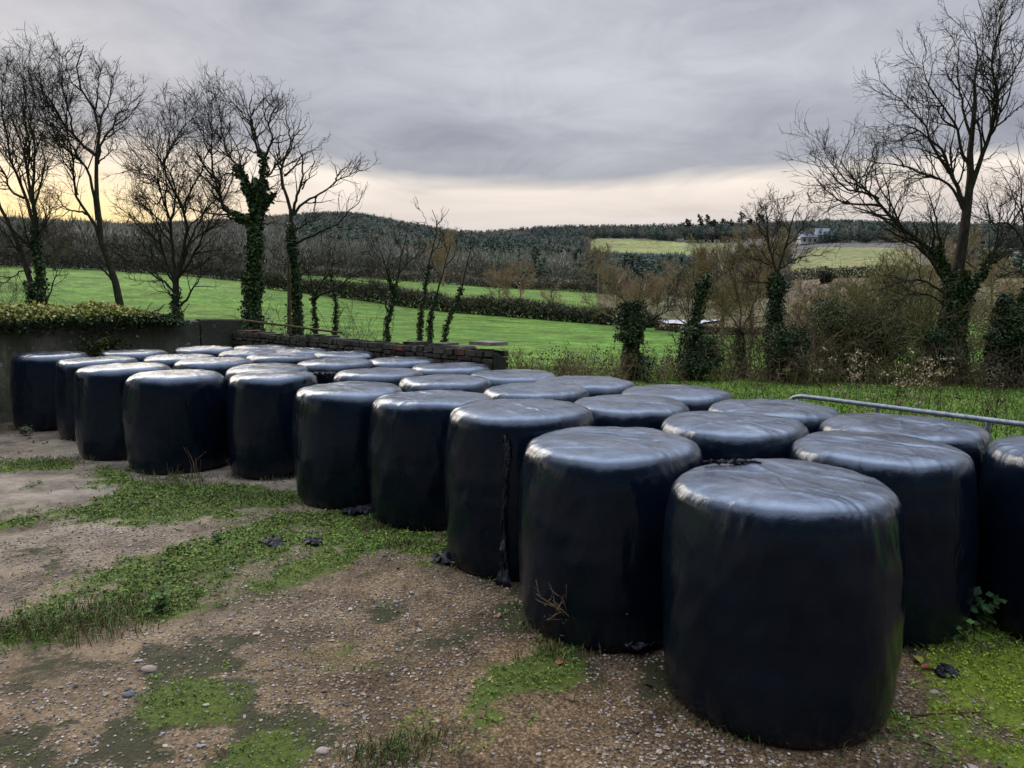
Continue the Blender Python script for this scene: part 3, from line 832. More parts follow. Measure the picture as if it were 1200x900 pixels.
# ------------------------------------------------------------------ WALLS
def mat_render_wall():
    m, nt, b = new_mat('weathered_render')
    p = pos(nt)
    n1 = noise(nt, p, 1.1, 6, 0.65); n2 = noise(nt, mapping(nt, p, (1, 1, .35)), 3.0, 6, 0.7); n3 = noise(nt, p, 14, 4)
    s = nt.nodes.new('ShaderNodeSeparateXYZ'); lk(nt, p, s.inputs[0])
    c = ramp(nt, n1.outputs['Fac'], [(0.3, (0.10, 0.10, 0.085)), (0.5, (0.15, 0.145, 0.115)), (0.7, (0.24, 0.23, 0.18))]).outputs[0]
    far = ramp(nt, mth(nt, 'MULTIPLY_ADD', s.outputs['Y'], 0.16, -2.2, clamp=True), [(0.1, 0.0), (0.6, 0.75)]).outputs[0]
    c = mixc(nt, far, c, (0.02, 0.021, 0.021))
    g = ramp(nt, n2.outputs['Fac'], [(0.40, 0.0), (0.60, 0.85)]).outputs[0]
    c = mixc(nt, g, c, (0.055, 0.068, 0.026))
    # pale lichen
    v = nt.nodes.new('ShaderNodeTexVoronoi'); v.inputs['Scale'].default_value = 3.4; lk(nt, mapping(nt, p, (1, 1, 1.4)), v.inputs['Vector'])
    dn = mth(nt, 'ADD', v.outputs['Distance'], mth(nt, 'MULTIPLY_ADD', n3.outputs['Fac'], 0.5, -0.25))
    l = mth(nt, 'MULTIPLY', ramp(nt, dn, [(0.12, 1.0), (0.22, 0.0)]).outputs[0], ramp(nt, n1.outputs['Fac'], [(0.40, 0.0), (0.55, 0.85)]).outputs[0])
    c = mixc(nt, l, c, (0.30, 0.30, 0.27))
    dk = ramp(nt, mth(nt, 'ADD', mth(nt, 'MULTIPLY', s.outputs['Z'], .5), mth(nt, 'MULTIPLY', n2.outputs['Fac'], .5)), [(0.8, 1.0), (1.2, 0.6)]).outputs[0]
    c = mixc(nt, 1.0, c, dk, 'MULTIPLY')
    lk(nt, c, b.inputs['Base Color']); b.inputs['Roughness'].default_value = 0.95
    lk(nt, bump(nt, n3.outputs['Fac'], 0.7, 0.03), b.inputs['Normal'])
    return m

def wall_sheet(A, B, h0, h1, th, seed, cop=0.02):
    """a wall from A to B as a bevelled, uneven prism (grid surface)"""
    A = np.array(A); B = np.array(B); L = np.linalg.norm(B - A); dr = (B - A) / L; nm = np.array([-dr[1], dr[0]])
    n = int(L / 0.12) + 2
    u = np.linspace(0, 1, n)
    ht = h0 + (h1 - h0) * u + (fbm(u * L * 1.2, 0 * u + seed, seed) - .5) * 0.07
    nz = 14
    prof = [(-.5, k / (nz - 1)) for k in range(nz)] + [(-.42, 1.012), (0, 1.02), (.42, 1.012)] + [(.5, 1 - k / (nz - 1)) for k in range(nz)]
    m = len(prof); V = np.zeros((n, m, 3))
    for k, (o, z) in enumerate(prof):
        rough = (fbm(u * L * 3, 0 * u + z * 5 + (o > 0) * 50, seed + 2) - .5) * 0.03
        V[:, k, :2] = A + dr * (u * L)[:, None] + nm * (o * th + rough)[:, None]
        V[:, k, 2] = -0.1 + (ht + .1) * z
    i, k = np.meshgrid(np.arange(n - 1), np.arange(m - 1), indexing='ij')
    q = np.stack([i * m + k, (i + 1) * m + k, (i + 1) * m + k + 1, i * m + k + 1], -1).reshape(-1, 4)
    mb = MB(); mb.add(V.reshape(-1, 3), q)
    for e in (0, n - 1):   # end caps
        idx = [(e * m + a, e * m + a + 1, e * m + m - 2 - a, e * m + m - 1 - a) for a in range(m // 2)]
        mb.q.append(np.array(idx))
    return mb
MW = mat_render_wall()
tag(wall_sheet(WALL_A, WALL_C + np.array([-.58, -1.0]), 1.90, 1.72, .24, 3).build('rendered_wall', MW), 'tall grey weathered wall on the left, topped with ivy and spotted with lichen', 'wall')
# pier at the end of the grey wall
tag(wall_sheet(WALL_C + np.array([-.55, -.95]), WALL_C + np.array([0.02, 0.05]), 1.75, 1.73, .25, 5).build('wall_pier', MW), 'dark pier with white lichen where the grey wall meets the stone wall', 'pier')

def mat_stone():
    m, nt, b = new_mat('rubble_stone')
    o = objco(nt)
    a = attr(nt).outputs['Color']; p = pos(nt)
    n = noise(nt, p, 9, 5, 0.65); n2 = noise(nt, p, 1.2, 4)
    c = mixc(nt, 1.0, a, ramp(nt, n.outputs['Fac'], [(0.3, 0.5), (0.7, 1.4)]).outputs[0], 'MULTIPLY')
    c = mixc(nt, ramp(nt, n2.outputs['Fac'], [(0.42, 0.0), (0.62, 0.75)]).outputs[0], c, (0.032, 0.040, 0.016))
    lk(nt, c, b.inputs['Base Color']); b.inputs['Roughness'].default_value = 0.95
    lk(nt, bump(nt, n.outputs['Fac'], 0.7, 0.03), b.inputs['Normal'])
    return m
M_STONE = mat_stone()

def stone_wall():
    rng = np.random.default_rng(17)
    A, B = WALL_C + np.array([0.13, -0.13]), WALL_B; L = np.linalg.norm(B - A); dr = (B - A) / L; nm = np.array([dr[1], -dr[0]])
    mb = MB(); z = -0.05
    cube = np.array([(sx, sy, sz) for sx in (-1, 1) for sy in (-1, 1) for sz in (-1, 1)], float)
    q = np.array([(0, 1, 3, 2), (4, 6, 7, 5), (0, 4, 5, 1), (2, 3, 7, 6), (0, 2, 6, 4), (1, 5, 7, 3)])
    def block(u, w, zc, hz, o, d, c):
        v = cube * np.array([w, d, hz]) * .5
        v *= 1 - .22 * rng.random((8, 3)); v[:, 2] += rng.normal(0, .006)
        V = np.zeros((8, 3)); V[:, :2] = A + dr * (u + v[:, :1]) + nm * (o + v[:, 1:2]); V[:, 2] = zc + v[:, 2]
        mb.add(V, q, None, c)
    # mortar core
    n = 60
    for k in range(n):
        block((k + .5) * L / n, L / n * 1.12, .73, 1.46, 0, .30, (.022, .02, .018))
    row = 0
    while z < 1.42:
        hz = rng.uniform(.06, .12); u = rng.uniform(-.1, 0)
        while u < L:
            w = rng.uniform(.10, .34)
            ww = min(w, L - u)
            if ww > .06:
                c = np.array([.052, .047, .038]) * rng.uniform(.35, 1.6) * np.array([1, rng.uniform(.92, 1.02), rng.uniform(.82, 1.02)])
                if rng.random() < .03: c = np.array([.14, .055, .035])
                for sgn in (-1, 1): block(u + ww / 2, ww - .012, z + hz / 2, hz - .014, sgn * (.165 + rng.uniform(-.02, .02)), .10, c)
            u += w
        z += hz; row += 1
    u = 0
    while u < L:   # coping stones
        w = rng.uniform(.25, .5); ww = min(w, L - u)
        if rng.random() < .6 and ww > .1: block(u + ww / 2, ww - .02, 1.465 + rng.uniform(-.03, .03), rng.uniform(.04, .09), rng.uniform(-.03, .03), .36, np.array([.062, .055, .046]) * rng.uniform(.5, 1.4) if rng.random() > .05 else (.17, .07, .045))
        u += w
    tag(mb.build('stone_wall', M_STONE), 'low dark rubble stone wall running behind the bales', 'wall')
    # a flat pale cap slab lying on the end
    mb = MB(); e = A + dr * (L - .25)
    v = cube * np.array([.26, .2, .028]) * (1 - .06 * rng.random((8, 3)))
    V = np.zeros((8, 3)); V[:, :2] = e + dr * v[:, :1] + nm * v[:, 1:2]; V[:, 2] = 1.57 + v[:, 2]
    mb.add(V, q, None, (.22, .20, .17)); tag(mb.build('cap_slab', M_STONE), 'pale flat slab lying on the right end of the stone wall', 'slab')
stone_wall()

# long poles lying along the low wall by the ivy trunk
def rod(name, pts, r0, r1, mat, label, cat, sides=8, P=14, col=(1, 1, 1), group=None):
    mb = MB(); p = resample(pts, P)[None]; rr = np.linspace(r0, r1, P)[None]
    tubes(mb, p, rr, sides, col); return tag(mb.build(name, mat, smooth=True), label, cat, group)
rod('wooden_pole', [at_y(282, 375, 18.3), at_y(330, 381, 17.0), at_y(400, 390, 15.9)], .03, .022, M_BARK, 'thin weathered pole leaning along the top of the stone wall', 'pole', col=(2.2, 2.0, 1.7))

# ------------------------------------------------------------------ METAL RAIL
def mat_metal():
    m, nt, b = new_mat('galvanised_steel')
    p = pos(nt); n = noise(nt, p, 22, 4, 0.6)
    lk(nt, ramp(nt, n.outputs['Fac'], [(0.35, (0.16, 0.19, 0.22)), (0.65, (0.30, 0.34, 0.38))]).outputs[0], b.inputs['Base Color'])
    b.inputs['Metallic'].default_value = 0.55; b.inputs['Roughness'].default_value = 0.45
    return m
M_METAL = mat_metal()
def rail():
    hz = 1.255
    def onrail(px, py): return on_ground(px, py, hz)
    e0 = onrail(940, 464.3); e1 = onrail(1200, 497.5); d = (e1 - e0) / np.linalg.norm(e1 - e0)
    t = thing('metal_barrier', 'grey galvanised tubular rail on posts behind the back row of bales', 'barrier', (e0[0], e0[1], 0))
    org = np.array([e0[0], e0[1], 0])
    far = e1 + d * 1.6
    path = [e0 - d * .16 + np.array([0, 0, -hz]), e0 - d * .16 + np.array([0, 0, -.6]), e0 - d * .16 + np.array([0, 0, -.14]), e0 - d * .12 + np.array([0, 0, -.04]), e0 - d * .03 + np.array([0, 0, -.005])] + [e0 + (far - e0) * k for k in (.05, .2, .4, .6, .8, 1)]
    mb = MB(); p = resample([q - org for q in path], 90)[None]; tubes(mb, p, np.full((1, 90), .024), 12); mb.build('top_rail', M_METAL, t, smooth=True)
    L = np.linalg.norm(far - e0)
    for px, py in ((1028, 475.5), (1158, 492.2)):
        g = onrail(px, py); mb = MB()
        p = np.array([[g[0], g[1], -.05], [g[0], g[1], .6], [g[0], g[1], hz - .015]]) - org
        tubes(mb, p[None], np.full((1, 3), .024), 10); mb.build('post', M_METAL, t, smooth=True)
    g = far; mb = MB(); p = np.array([[g[0], g[1], -.05], [g[0], g[1], .6], [g[0], g[1], hz + .02]]) - org
    tubes(mb, p[None], np.full((1, 3), .026), 10); mb.build('post', M_METAL, t, smooth=True)
rail()

# ------------------------------------------------------------------ TREES
def ivy_on(mb, pts, rad, n, thick, size, rng, cols=((.024, .050, .016), (.036, .072, .022), (.016, .033, .012), (.06, .095, .028))):
    """ivy leaves wrapped round limbs pts (B,P,3)"""
    B, P, _ = pts.shape
    L = np.linalg.norm(np.diff(pts, axis=1), axis=2).sum(1) * (rad.mean(1) + .06)
    idx = rng.choice(B, n, p=L / L.sum())
    f = rng.random(n) * (P - 1); i = np.minimum(f.astype(int), P - 2); w = (f - i)[:, None]
    c = pts[idx, i] * (1 - w) + pts[idx, i + 1] * w; r = (rad[idx, i] * (1 - w[:, 0]) + rad[idx, i + 1] * w[:, 0])
    tan = unit(pts[idx, i + 1] - pts[idx, i]); rv = rng.normal(size=(n, 3))
    nr = unit(rv - (rv * tan).sum(1, keepdims=True) * tan)
    cl = fbm(c[:, 2] * 1.7 + idx, np.arctan2(nr[:, 0], nr[:, 1]) * 1.5 + idx * 3, 66)
    th = np.broadcast_to(thick, (B,))[idx]
    p = c + nr * (r + th * (0.08 + 2.5 * np.clip(cl - .30, 0, 1) * rng.random(n) ** .7))[:, None]
    nn = unit(nr + .5 * rng.normal(size=(n, 3)) + np.array([0, 0, .3]))
    leaf_quads(mb, p, rng.uniform(.6, 1.3, n) * size, pal(n, cols, .3, rng), nn, .85, rng)

def sketch_tree(name, label, cat, Y, limbs, seed, scale=1.0, ivy=None, group=None, lv=3, twig=1.0, rmin=.0062, spread=.32, trop=.10, dens=(1.8, 3.0, 5.2), ivyn=0, tint=(1, 1, 1)):
    """limbs: list of (points px,py ; r0 px ; r1 px).  The first limb is the trunk."""
    rng = np.random.default_rng(seed)
    base = at_y(limbs[0][0][0][0], limbs[0][0][0][1], Y)
    gz = float(terrain_z(base[0], base[1]))
    k = Y / FPX
    P = 16
    pts = []; rad = []; dy = {}
    for li, (pp, r0, r1) in enumerate(limbs):
        n = len(pp)
        # the start keeps the depth of whatever it grows out of; the tip drifts off the plane
        y0 = 0.0
        if li:
            best = 1e9
            for lj in range(li):
                dd = np.hypot(np.array(limbs[lj][0])[:, 0] - pp[0][0], np.array(limbs[lj][0])[:, 1] - pp[0][1]); m = int(dd.argmin())
                if dd[m] < best: best = dd[m]; y0 = dy[lj][m]
        ln = np.hypot(*(np.array(pp[-1]) - np.array(pp[0]))) * k
        tip = (rng.uniform(-1, 1) * spread * ln) if li else rng.uniform(-.05, .05) * ln
        ys = y0 + tip * np.linspace(0, 1, n) ** 1.2
        dy[li] = ys
        w = [at_y(px, py, Y + o) for (px, py), o in zip(pp, ys)]
        if li == 0: w[0] = np.array([w[0][0], w[0][1], min(w[0][2], gz - .1)])
        pts.append(resample(w, P)); tt = np.linspace(0, 1, P)
        rr = (r0 + (r1 * .6 - r0) * tt ** .75) * k * (.90 if li == 0 else .70)
        if li == 0: rr = rr * (1 + .35 * np.exp(-tt * 14))
        rad.append(rr)
    pts = np.array(pts); rad = np.array(rad)
    pts[:, 1:] += rng.normal(size=pts[:, 1:].shape) * .018 * (Y / 25)
    org = (base[0], base[1], gz)
    t = thing(name, label, cat, org, group)
    mb = MB(); tubes(mb, pts - np.array(org), rad, 9, tint); mb.build('trunk', M_BARK, t, smooth=True)
    mb = MB()
    p1, r1 = sprout(pts[1:], rad[1:], dens[0] * 1.25, (.25, .6), (25, 62), trop, .16, 9, rmin * 1.3, (.5, 2.3), .15, rng=rng)
    # short shoots continuing the tips
    p2, r2 = sprout(np.concatenate([pts[1:, ::2][:, :8], p1[:, :8]]), np.concatenate([rad[1:, ::2][:, :8], r1[:, :8]]), dens[1] * 1.25, (.32, .65), (22, 60), trop * .7, .18, 7, rmin * .9, (.35, 1.4), .2, rng=rng)
    p3, r3 = sprout(p2, r2, dens[2] * 1.3 * twig, (.35, .8), (20, 60), trop * .7, .2, 5, rmin * .75, (.22, .9), .2, rng=rng)
    p4, r4 = sprout(p3, r3, 2.4 * twig, (.4, .8), (20, 60), trop * .6, .22, 4, rmin * .68, (.12, .42), .2, rng=rng)
    o = np.array(org)
    for p, r, s in ((p1, r1, 5), (p2, r2, 4), (p3, r3, 3), (p4, r4, 3)):
        if len(p): tubes(mb, p - o, r, s, tint)
    mb.build('crown', M_BARK, t)
    if ivy:
        mi = MB(); rng2 = np.random.default_rng(seed + 5)
        for (li, f0, f1, th, n, sz) in ivy:
            a, b_ = int(f0 * (P - 1)), max(int(f1 * (P - 1)), int(f0 * (P - 1)) + 1)
            pp = pts[li:li + 1, a:b_ + 1]; rr = rad[li:li + 1, a:b_ + 1]
            ivy_on(mi, pp - o, rr, n, th, sz, rng2)
        mi.build('ivy', M_IVY, t)
    return t

TG = 'bare winter trees behind the walls'
sketch_tree('bare_tree', 'bare twin stemmed tree at the far left edge above the ivy topped wall', 'tree', 24, [
 ([(38, 372), (36, 345), (34, 325), (30, 308), (20, 285), (10, 262), (0, 240), (-12, 215)], 6, 2.4),
 ([(50, 360), (48, 330), (44, 305), (41, 280), (40, 255), (38, 225), (30, 195), (32, 160), (28, 130), (24, 105)], 5.5, .9),
 ([(40, 262), (33, 240), (24, 215), (14, 190), (8, 160), (2, 125), (4, 85)], 3.2, .7),
 ([(36, 320), (22, 296), (8, 275), (-8, 260)], 3, 1.5), ([(40, 250), (38, 220), (41, 185), (37, 150), (33, 122), (28, 95)], 3.2, .7),
 ([(28, 232), (14, 225), (6, 205), (-4, 180), (-8, 140)], 2.3, .7), ([(40, 240), (48, 215), (52, 190), (49, 165), (54, 140)], 2, .6),
 ([(33, 315), (18, 322), (6, 332), (-4, 338)], 1.5, .5), ([(55, 352), (62, 335), (66, 318), (76, 300)], 1.6, .5), ([(42, 280), (54, 262), (62, 245), (78, 238)], 1.6, .5),
 ], 101, ivy=[(0, 0, .5, .10, 1100, .1), (1, 0, .4, .10, 1000, .1)], group=TG, twig=1.1)
sketch_tree('bare_tree', 'tall bare tree with a leaning trunk, second from the left above the wall', 'tree', 25, [
 ([(141, 372), (139, 348), (133, 325), (125, 300), (117, 275), (114, 245), (113, 215), (112, 185), (115, 172), (116, 150), (114, 135), (108, 125), (100, 112), (93, 100), (90, 88), (92, 70), (99, 52)], 6.5, .8),
 ([(113, 192), (118, 170), (125, 158), (134, 146), (135, 136), (148, 128), (153, 120), (168, 110)], 2.6, .6),
 ([(114, 192), (125, 182), (137, 172)], 1.7, .5),
 ([(112, 182), (100, 172), (88, 160), (77, 148), (68, 135), (62, 122), (52, 108), (48, 92), (45, 76), (40, 64)], 2.8, .6),
 ([(114, 258), (108, 218), (98, 192), (85, 172), (73, 158), (60, 145), (52, 135), (45, 118), (34, 95)], 3.0, .6),
 ([(122, 290), (110, 262), (102, 248), (90, 231), (86, 212), (85, 190), (80, 165), (77, 140), (82, 115), (78, 95)], 3.2, .6),
 ([(104, 252), (92, 248), (80, 245), (71, 237), (69, 228), (58, 221)], 2, .5),
 ([(131, 328), (118, 312), (105, 303), (92, 294), (80, 293)], 2, .6),
 ([(116, 155), (119, 135), (128, 118), (131, 98), (137, 80)], 1.9, .5), ([(112, 128), (114, 108), (116, 90), (123, 72)], 1.6, .5),
 ([(86, 158), (82, 135), (76, 112), (72, 88), (75, 66)], 1.7, .5), ([(134, 146), (146, 142), (158, 128), (165, 120)], 1.4, .5), ([(97, 108), (84, 95), (78, 75), (80, 55)], 1.4, .5),
 ], 102, ivy=[(0, 0, .13, .08, 350, .1)], group=TG, twig=1.2)
sketch_tree('bare_tree', 'low spreading bare tree with drooping branches, third from the left', 'tree', 22, [
 ([(207, 392), (207, 368), (206, 345), (207, 328), (210, 312)], 8, 5.5),
 ([(208, 318), (216, 292), (218, 265), (214, 245), (207, 230), (198, 212), (192, 195), (196, 180), (205, 168), (212, 152), (226, 138)], 3.6, .7),
 ([(206, 325), (202, 290), (199, 260), (190, 230), (184, 212), (174, 200), (164, 185), (152, 172), (145, 158)], 3.2, .6),
 ([(209, 325), (226, 300), (236, 280), (246, 262), (256, 243), (252, 225)], 2.8, .6),
 ([(205, 330), (192, 298), (178, 275), (164, 260), (150, 250), (134, 240)], 2.4, .5),
 ([(205, 335), (192, 315), (172, 300), (152, 291), (136, 286)], 2.2, .5),
 ([(204, 342), (190, 328), (172, 317), (152, 306), (132, 294)], 2.2, .5),
 ([(207, 362), (216, 354), (226, 338), (236, 324), (247, 318), (262, 321)], 2.5, .6),
 ([(204, 352), (192, 334), (184, 322)], 1.8, .6),
 ([(210, 318), (222, 285), (238, 252), (252, 235), (263, 214)], 2.6, .6),
 ([(214, 246), (222, 226), (235, 205), (240, 185), (252, 165), (250, 148)], 2, .5), ([(190, 230), (182, 240), (168, 228), (158, 216)], 1.5, .5),
 ([(200, 262), (206, 235), (203, 210), (190, 190), (180, 172), (178, 155)], 1.8, .5), ([(209, 322), (232, 312), (250, 300), (266, 296)], 1.8, .5), ([(185, 213), (172, 215), (158, 205), (148, 196)], 1.3, .5),
 ([(192, 195), (183, 182), (172, 172), (168, 152)], 1.3, .5), ([(202, 288), (188, 268), (180, 250), (166, 240), (150, 224)], 1.8, .5)
 ], 103, ivy=[(0, 0, .8, .07, 700, .09)], group=TG, twig=1.25, dens=(2.2, 3.4, 5.4))
sketch_tree('ivy_tree', 'thick ivy clad tree with bare upper limbs, fourth from the left', 'tree', 21.5, [
 ([(296, 402), (296, 370), (296, 340), (297, 300), (300, 265), (303, 240), (306, 215), (308, 195)], 8, 4),
 ([(308, 205), (309, 187), (301, 174), (296, 158), (294, 145), (285, 135), (275, 122), (262, 108)], 3.4, .6),
 ([(309, 189), (316, 172), (319, 160), (314, 145), (320, 130), (327, 120), (325, 108)], 2.6, .6),
 ([(296, 160), (295, 140), (293, 122), (299, 106)], 1.9, .5), ([(295, 134), (305, 121), (317, 110)], 1.4, .5), ([(317, 166), (327, 160), (337, 158)], 1.5, .5),
 ([(300, 255), (292, 225), (284, 206), (277, 195), (265, 176), (261, 160), (259, 142), (256, 128)], 3.8, .7),
 ([(299, 264), (285, 255), (268, 250), (259, 238), (255, 220), (249, 200), (248, 180), (249, 160), (246, 142), (241, 122)], 3.8, .7),
 ([(270, 251), (254, 241), (240, 228), (236, 210)], 2, .5), ([(289, 216), (286, 197), (290, 185), (298, 171)], 2, .5),
 ([(303, 245), (315, 235), (325, 224), (331, 214)], 2.6, .7), ([(306, 222), (318, 220), (328, 211)], 2, .6), ([(306, 212), (316, 203), (323, 194), (327, 180), (326, 163)], 2.2, .6),
 ([(296, 270), (281, 258), (262, 254), (250, 262)], 2.2, .6), ([(249, 182), (240, 168), (238, 150), (232, 134)], 1.5, .5), ([(302, 262), (315, 262), (330, 258)], 2, .6), ([(314, 146), (308, 128), (312, 112)], 1.3, .5), ([(262, 165), (270, 150), (268, 132)], 1.2, .5)
 ], 104, ivy=[(0, 0, .97, .20, 12000, .085), (7, 0, .25, .10, 700, .085), (6, 0, .5, .10, 800, .1), (10, 0, .6, .08, 250, .1), (1, 0, .3, .08, 250, .1)], group=TG, twig=.9, dens=(1.6, 2.8, 4.8))
sketch_tree('ivy_tree', 'ivy clad tree with a broken top and one long crooked limb reaching right', 'tree', 23.5, [
 ([(350, 402), (349, 380), (347, 350), (344, 310), (342, 275), (341, 245), (336, 235), (332, 218)], 6.5, 3),
 ([(332, 222), (330, 200), (336, 180), (341, 165), (338, 150), (336, 135), (334, 118)], 2.8, .6),
 ([(341, 166), (350, 155), (357, 148), (361, 136)], 1.5, .5), ([(331, 208), (326, 194), (328, 180), (326, 163)], 1.8, .5),
 ([(333, 206), (345, 195), (352, 183), (363, 177), (375, 173)], 2, .6), ([(342, 252), (346, 236), (352, 220), (354, 205), (354, 190), (354, 182)], 3, 1.6),
 ([(344, 252), (352, 241), (370, 230), (385, 222), (395, 212), (410, 205), (426, 199)], 2.7, .6), ([(390, 217), (396, 205), (405, 196), (419, 198)], 1.5, .5),
 ([(371, 230), (368, 246), (366, 258)], 1.6, .7), ([(344, 287), (360, 279), (376, 271), (394, 263), (405, 252), (414, 243), (422, 236), (425, 222)], 2.4, .6), ([(347, 270), (362, 259), (372, 255), (380, 248)], 2, .6),
 ([(354, 222), (362, 205), (368, 190), (366, 178)], 1.4, .5), ([(376, 270), (378, 284), (388, 292), (402, 290)], 1.2, .4), ([(346, 330), (358, 318), (372, 312), (392, 300)], 1.3, .4), ([(345, 318), (334, 308), (322, 300), (314, 288)], 1.3, .4)
 ], 105, ivy=[(0, 0, .8, .12, 4200, .08)], group=TG, twig=.55, dens=(1.2, 2.2, 4.0))
rod('dead_pole', [at_y(339, 402, 23), at_y(339, 345, 23), at_y(338.5, 308, 23)], .075, .05, M_BARK, 'bare brown upright pole standing beside the ivy clad tree with the broken top', 'pole', col=(2.6, 2.2, 1.8))
sketch_tree('small_tree', 'small crooked tree with forked low branches right of the broken topped tree', 'tree', 25, [
 ([(369, 400), (369, 380), (368, 358), (368, 345)], 3.8, 2.8), ([(368, 350), (364, 328), (358, 316), (350, 309)], 1.9, .5), ([(368, 350), (376, 332), (386, 319), (390, 306), (386, 294), (388, 280)], 1.9, .5),
 ([(369, 352), (378, 344), (395, 337), (410, 326), (424, 318), (440, 313), (456, 302)], 2.2, .5), ([(410, 326), (412, 312), (420, 300)], 1.1, .4), ([(388, 310), (402, 306), (414, 298)], 1.1, .4), ([(358, 318), (354, 300), (360, 288)], 1, .4)
 ], 106, ivy=[(0, 0, 1, .06, 400, .09)], group=TG, twig=.7, dens=(1.3, 2.2, 3.4))
sketch_tree('small_tree', 'thin ivy wrapped sapling just right of the small crooked tree', 'tree', 25.5, [
 ([(391, 402), (393, 375), (394, 355), (390, 335), (388, 318)], 2.6, 1.2), ([(393, 376), (399, 368), (403, 360)], 1.2, .6), ([(390, 335), (396, 322), (398, 306)], 1, .4), ([(389, 325), (383, 312), (384, 298)], 1, .4)
 ], 107, ivy=[(0, 0, 1, .06, 800, .075)], group=TG, twig=.8)
sketch_tree('small_tree', 'forked small tree with ivy on both stems behind the middle of the stone wall', 'tree', 25, [
 ([(452, 404), (454, 385), (457, 365), (462, 345), (467, 322), (470, 302), (475, 286), (478, 268)], 3.6, .7), ([(456, 368), (447, 345), (438, 332), (428, 326)], 1.8, .5), ([(461, 348), (455, 322), (448, 302), (445, 284)], 2, .5),
 ([(468, 320), (480, 306), (492, 298), (500, 286)], 1.5, .5), ([(457, 330), (444, 318), (436, 304), (430, 292)], 1.1, .4), ([(472, 296), (464, 282), (462, 266)], 1, .4), ([(448, 345), (436, 342), (424, 344)], 1, .4)
 ], 108, ivy=[(0, 0, .6, .06, 1100, .075), (2, 0, .5, .04, 300, .07)], group=TG, twig=1.0, dens=(1.7, 2.8, 4))
for i, (lb, lm, iv) in enumerate([
 ('left stem of three slim ivy clad trees behind the stone wall', [([(491, 404), (493, 380), (496, 350), (499, 325), (504, 300), (510, 278), (512, 262), (507, 246)], 3.2, .6), ([(510, 278), (502, 265), (496, 252), (489, 244)], 1, .4), ([(512, 264), (522, 252), (526, 244)], 1, .4), ([(500, 322), (490, 306), (485, 290)], 1, .4), ([(505, 298), (514, 286), (520, 270)], 1, .4)], .7),
 ('middle stem of three slim ivy clad trees behind the stone wall', [([(502, 406), (505, 378), (510, 350), (517, 325), (523, 305), (528, 284)], 3.2, .7), ([(517, 326), (508, 312), (505, 296)], 1, .4), ([(520, 315), (530, 302), (536, 288), (534, 272)], 1.2, .4), ([(525, 298), (520, 282), (522, 268)], 1, .4)], .65),
 ('right leaning stem of three slim ivy clad trees behind the stone wall', [([(516, 406), (524, 382), (534, 356), (542, 335), (547, 312), (551, 290), (553, 270)], 3.0, .7), ([(542, 336), (534, 322), (532, 308)], 1, .4), ([(547, 312), (556, 298), (560, 284)], 1, .4), ([(551, 292), (544, 280), (540, 266)], 1, .4)], .6)]):
    sketch_tree('slim_tree', lb, 'tree', 24.5 + i * .3, lm, 110 + i, ivy=[(0, 0, iv, .06, 1100, .075)], group=TG, twig=.9, dens=(2.0, 3.0, 4.0))

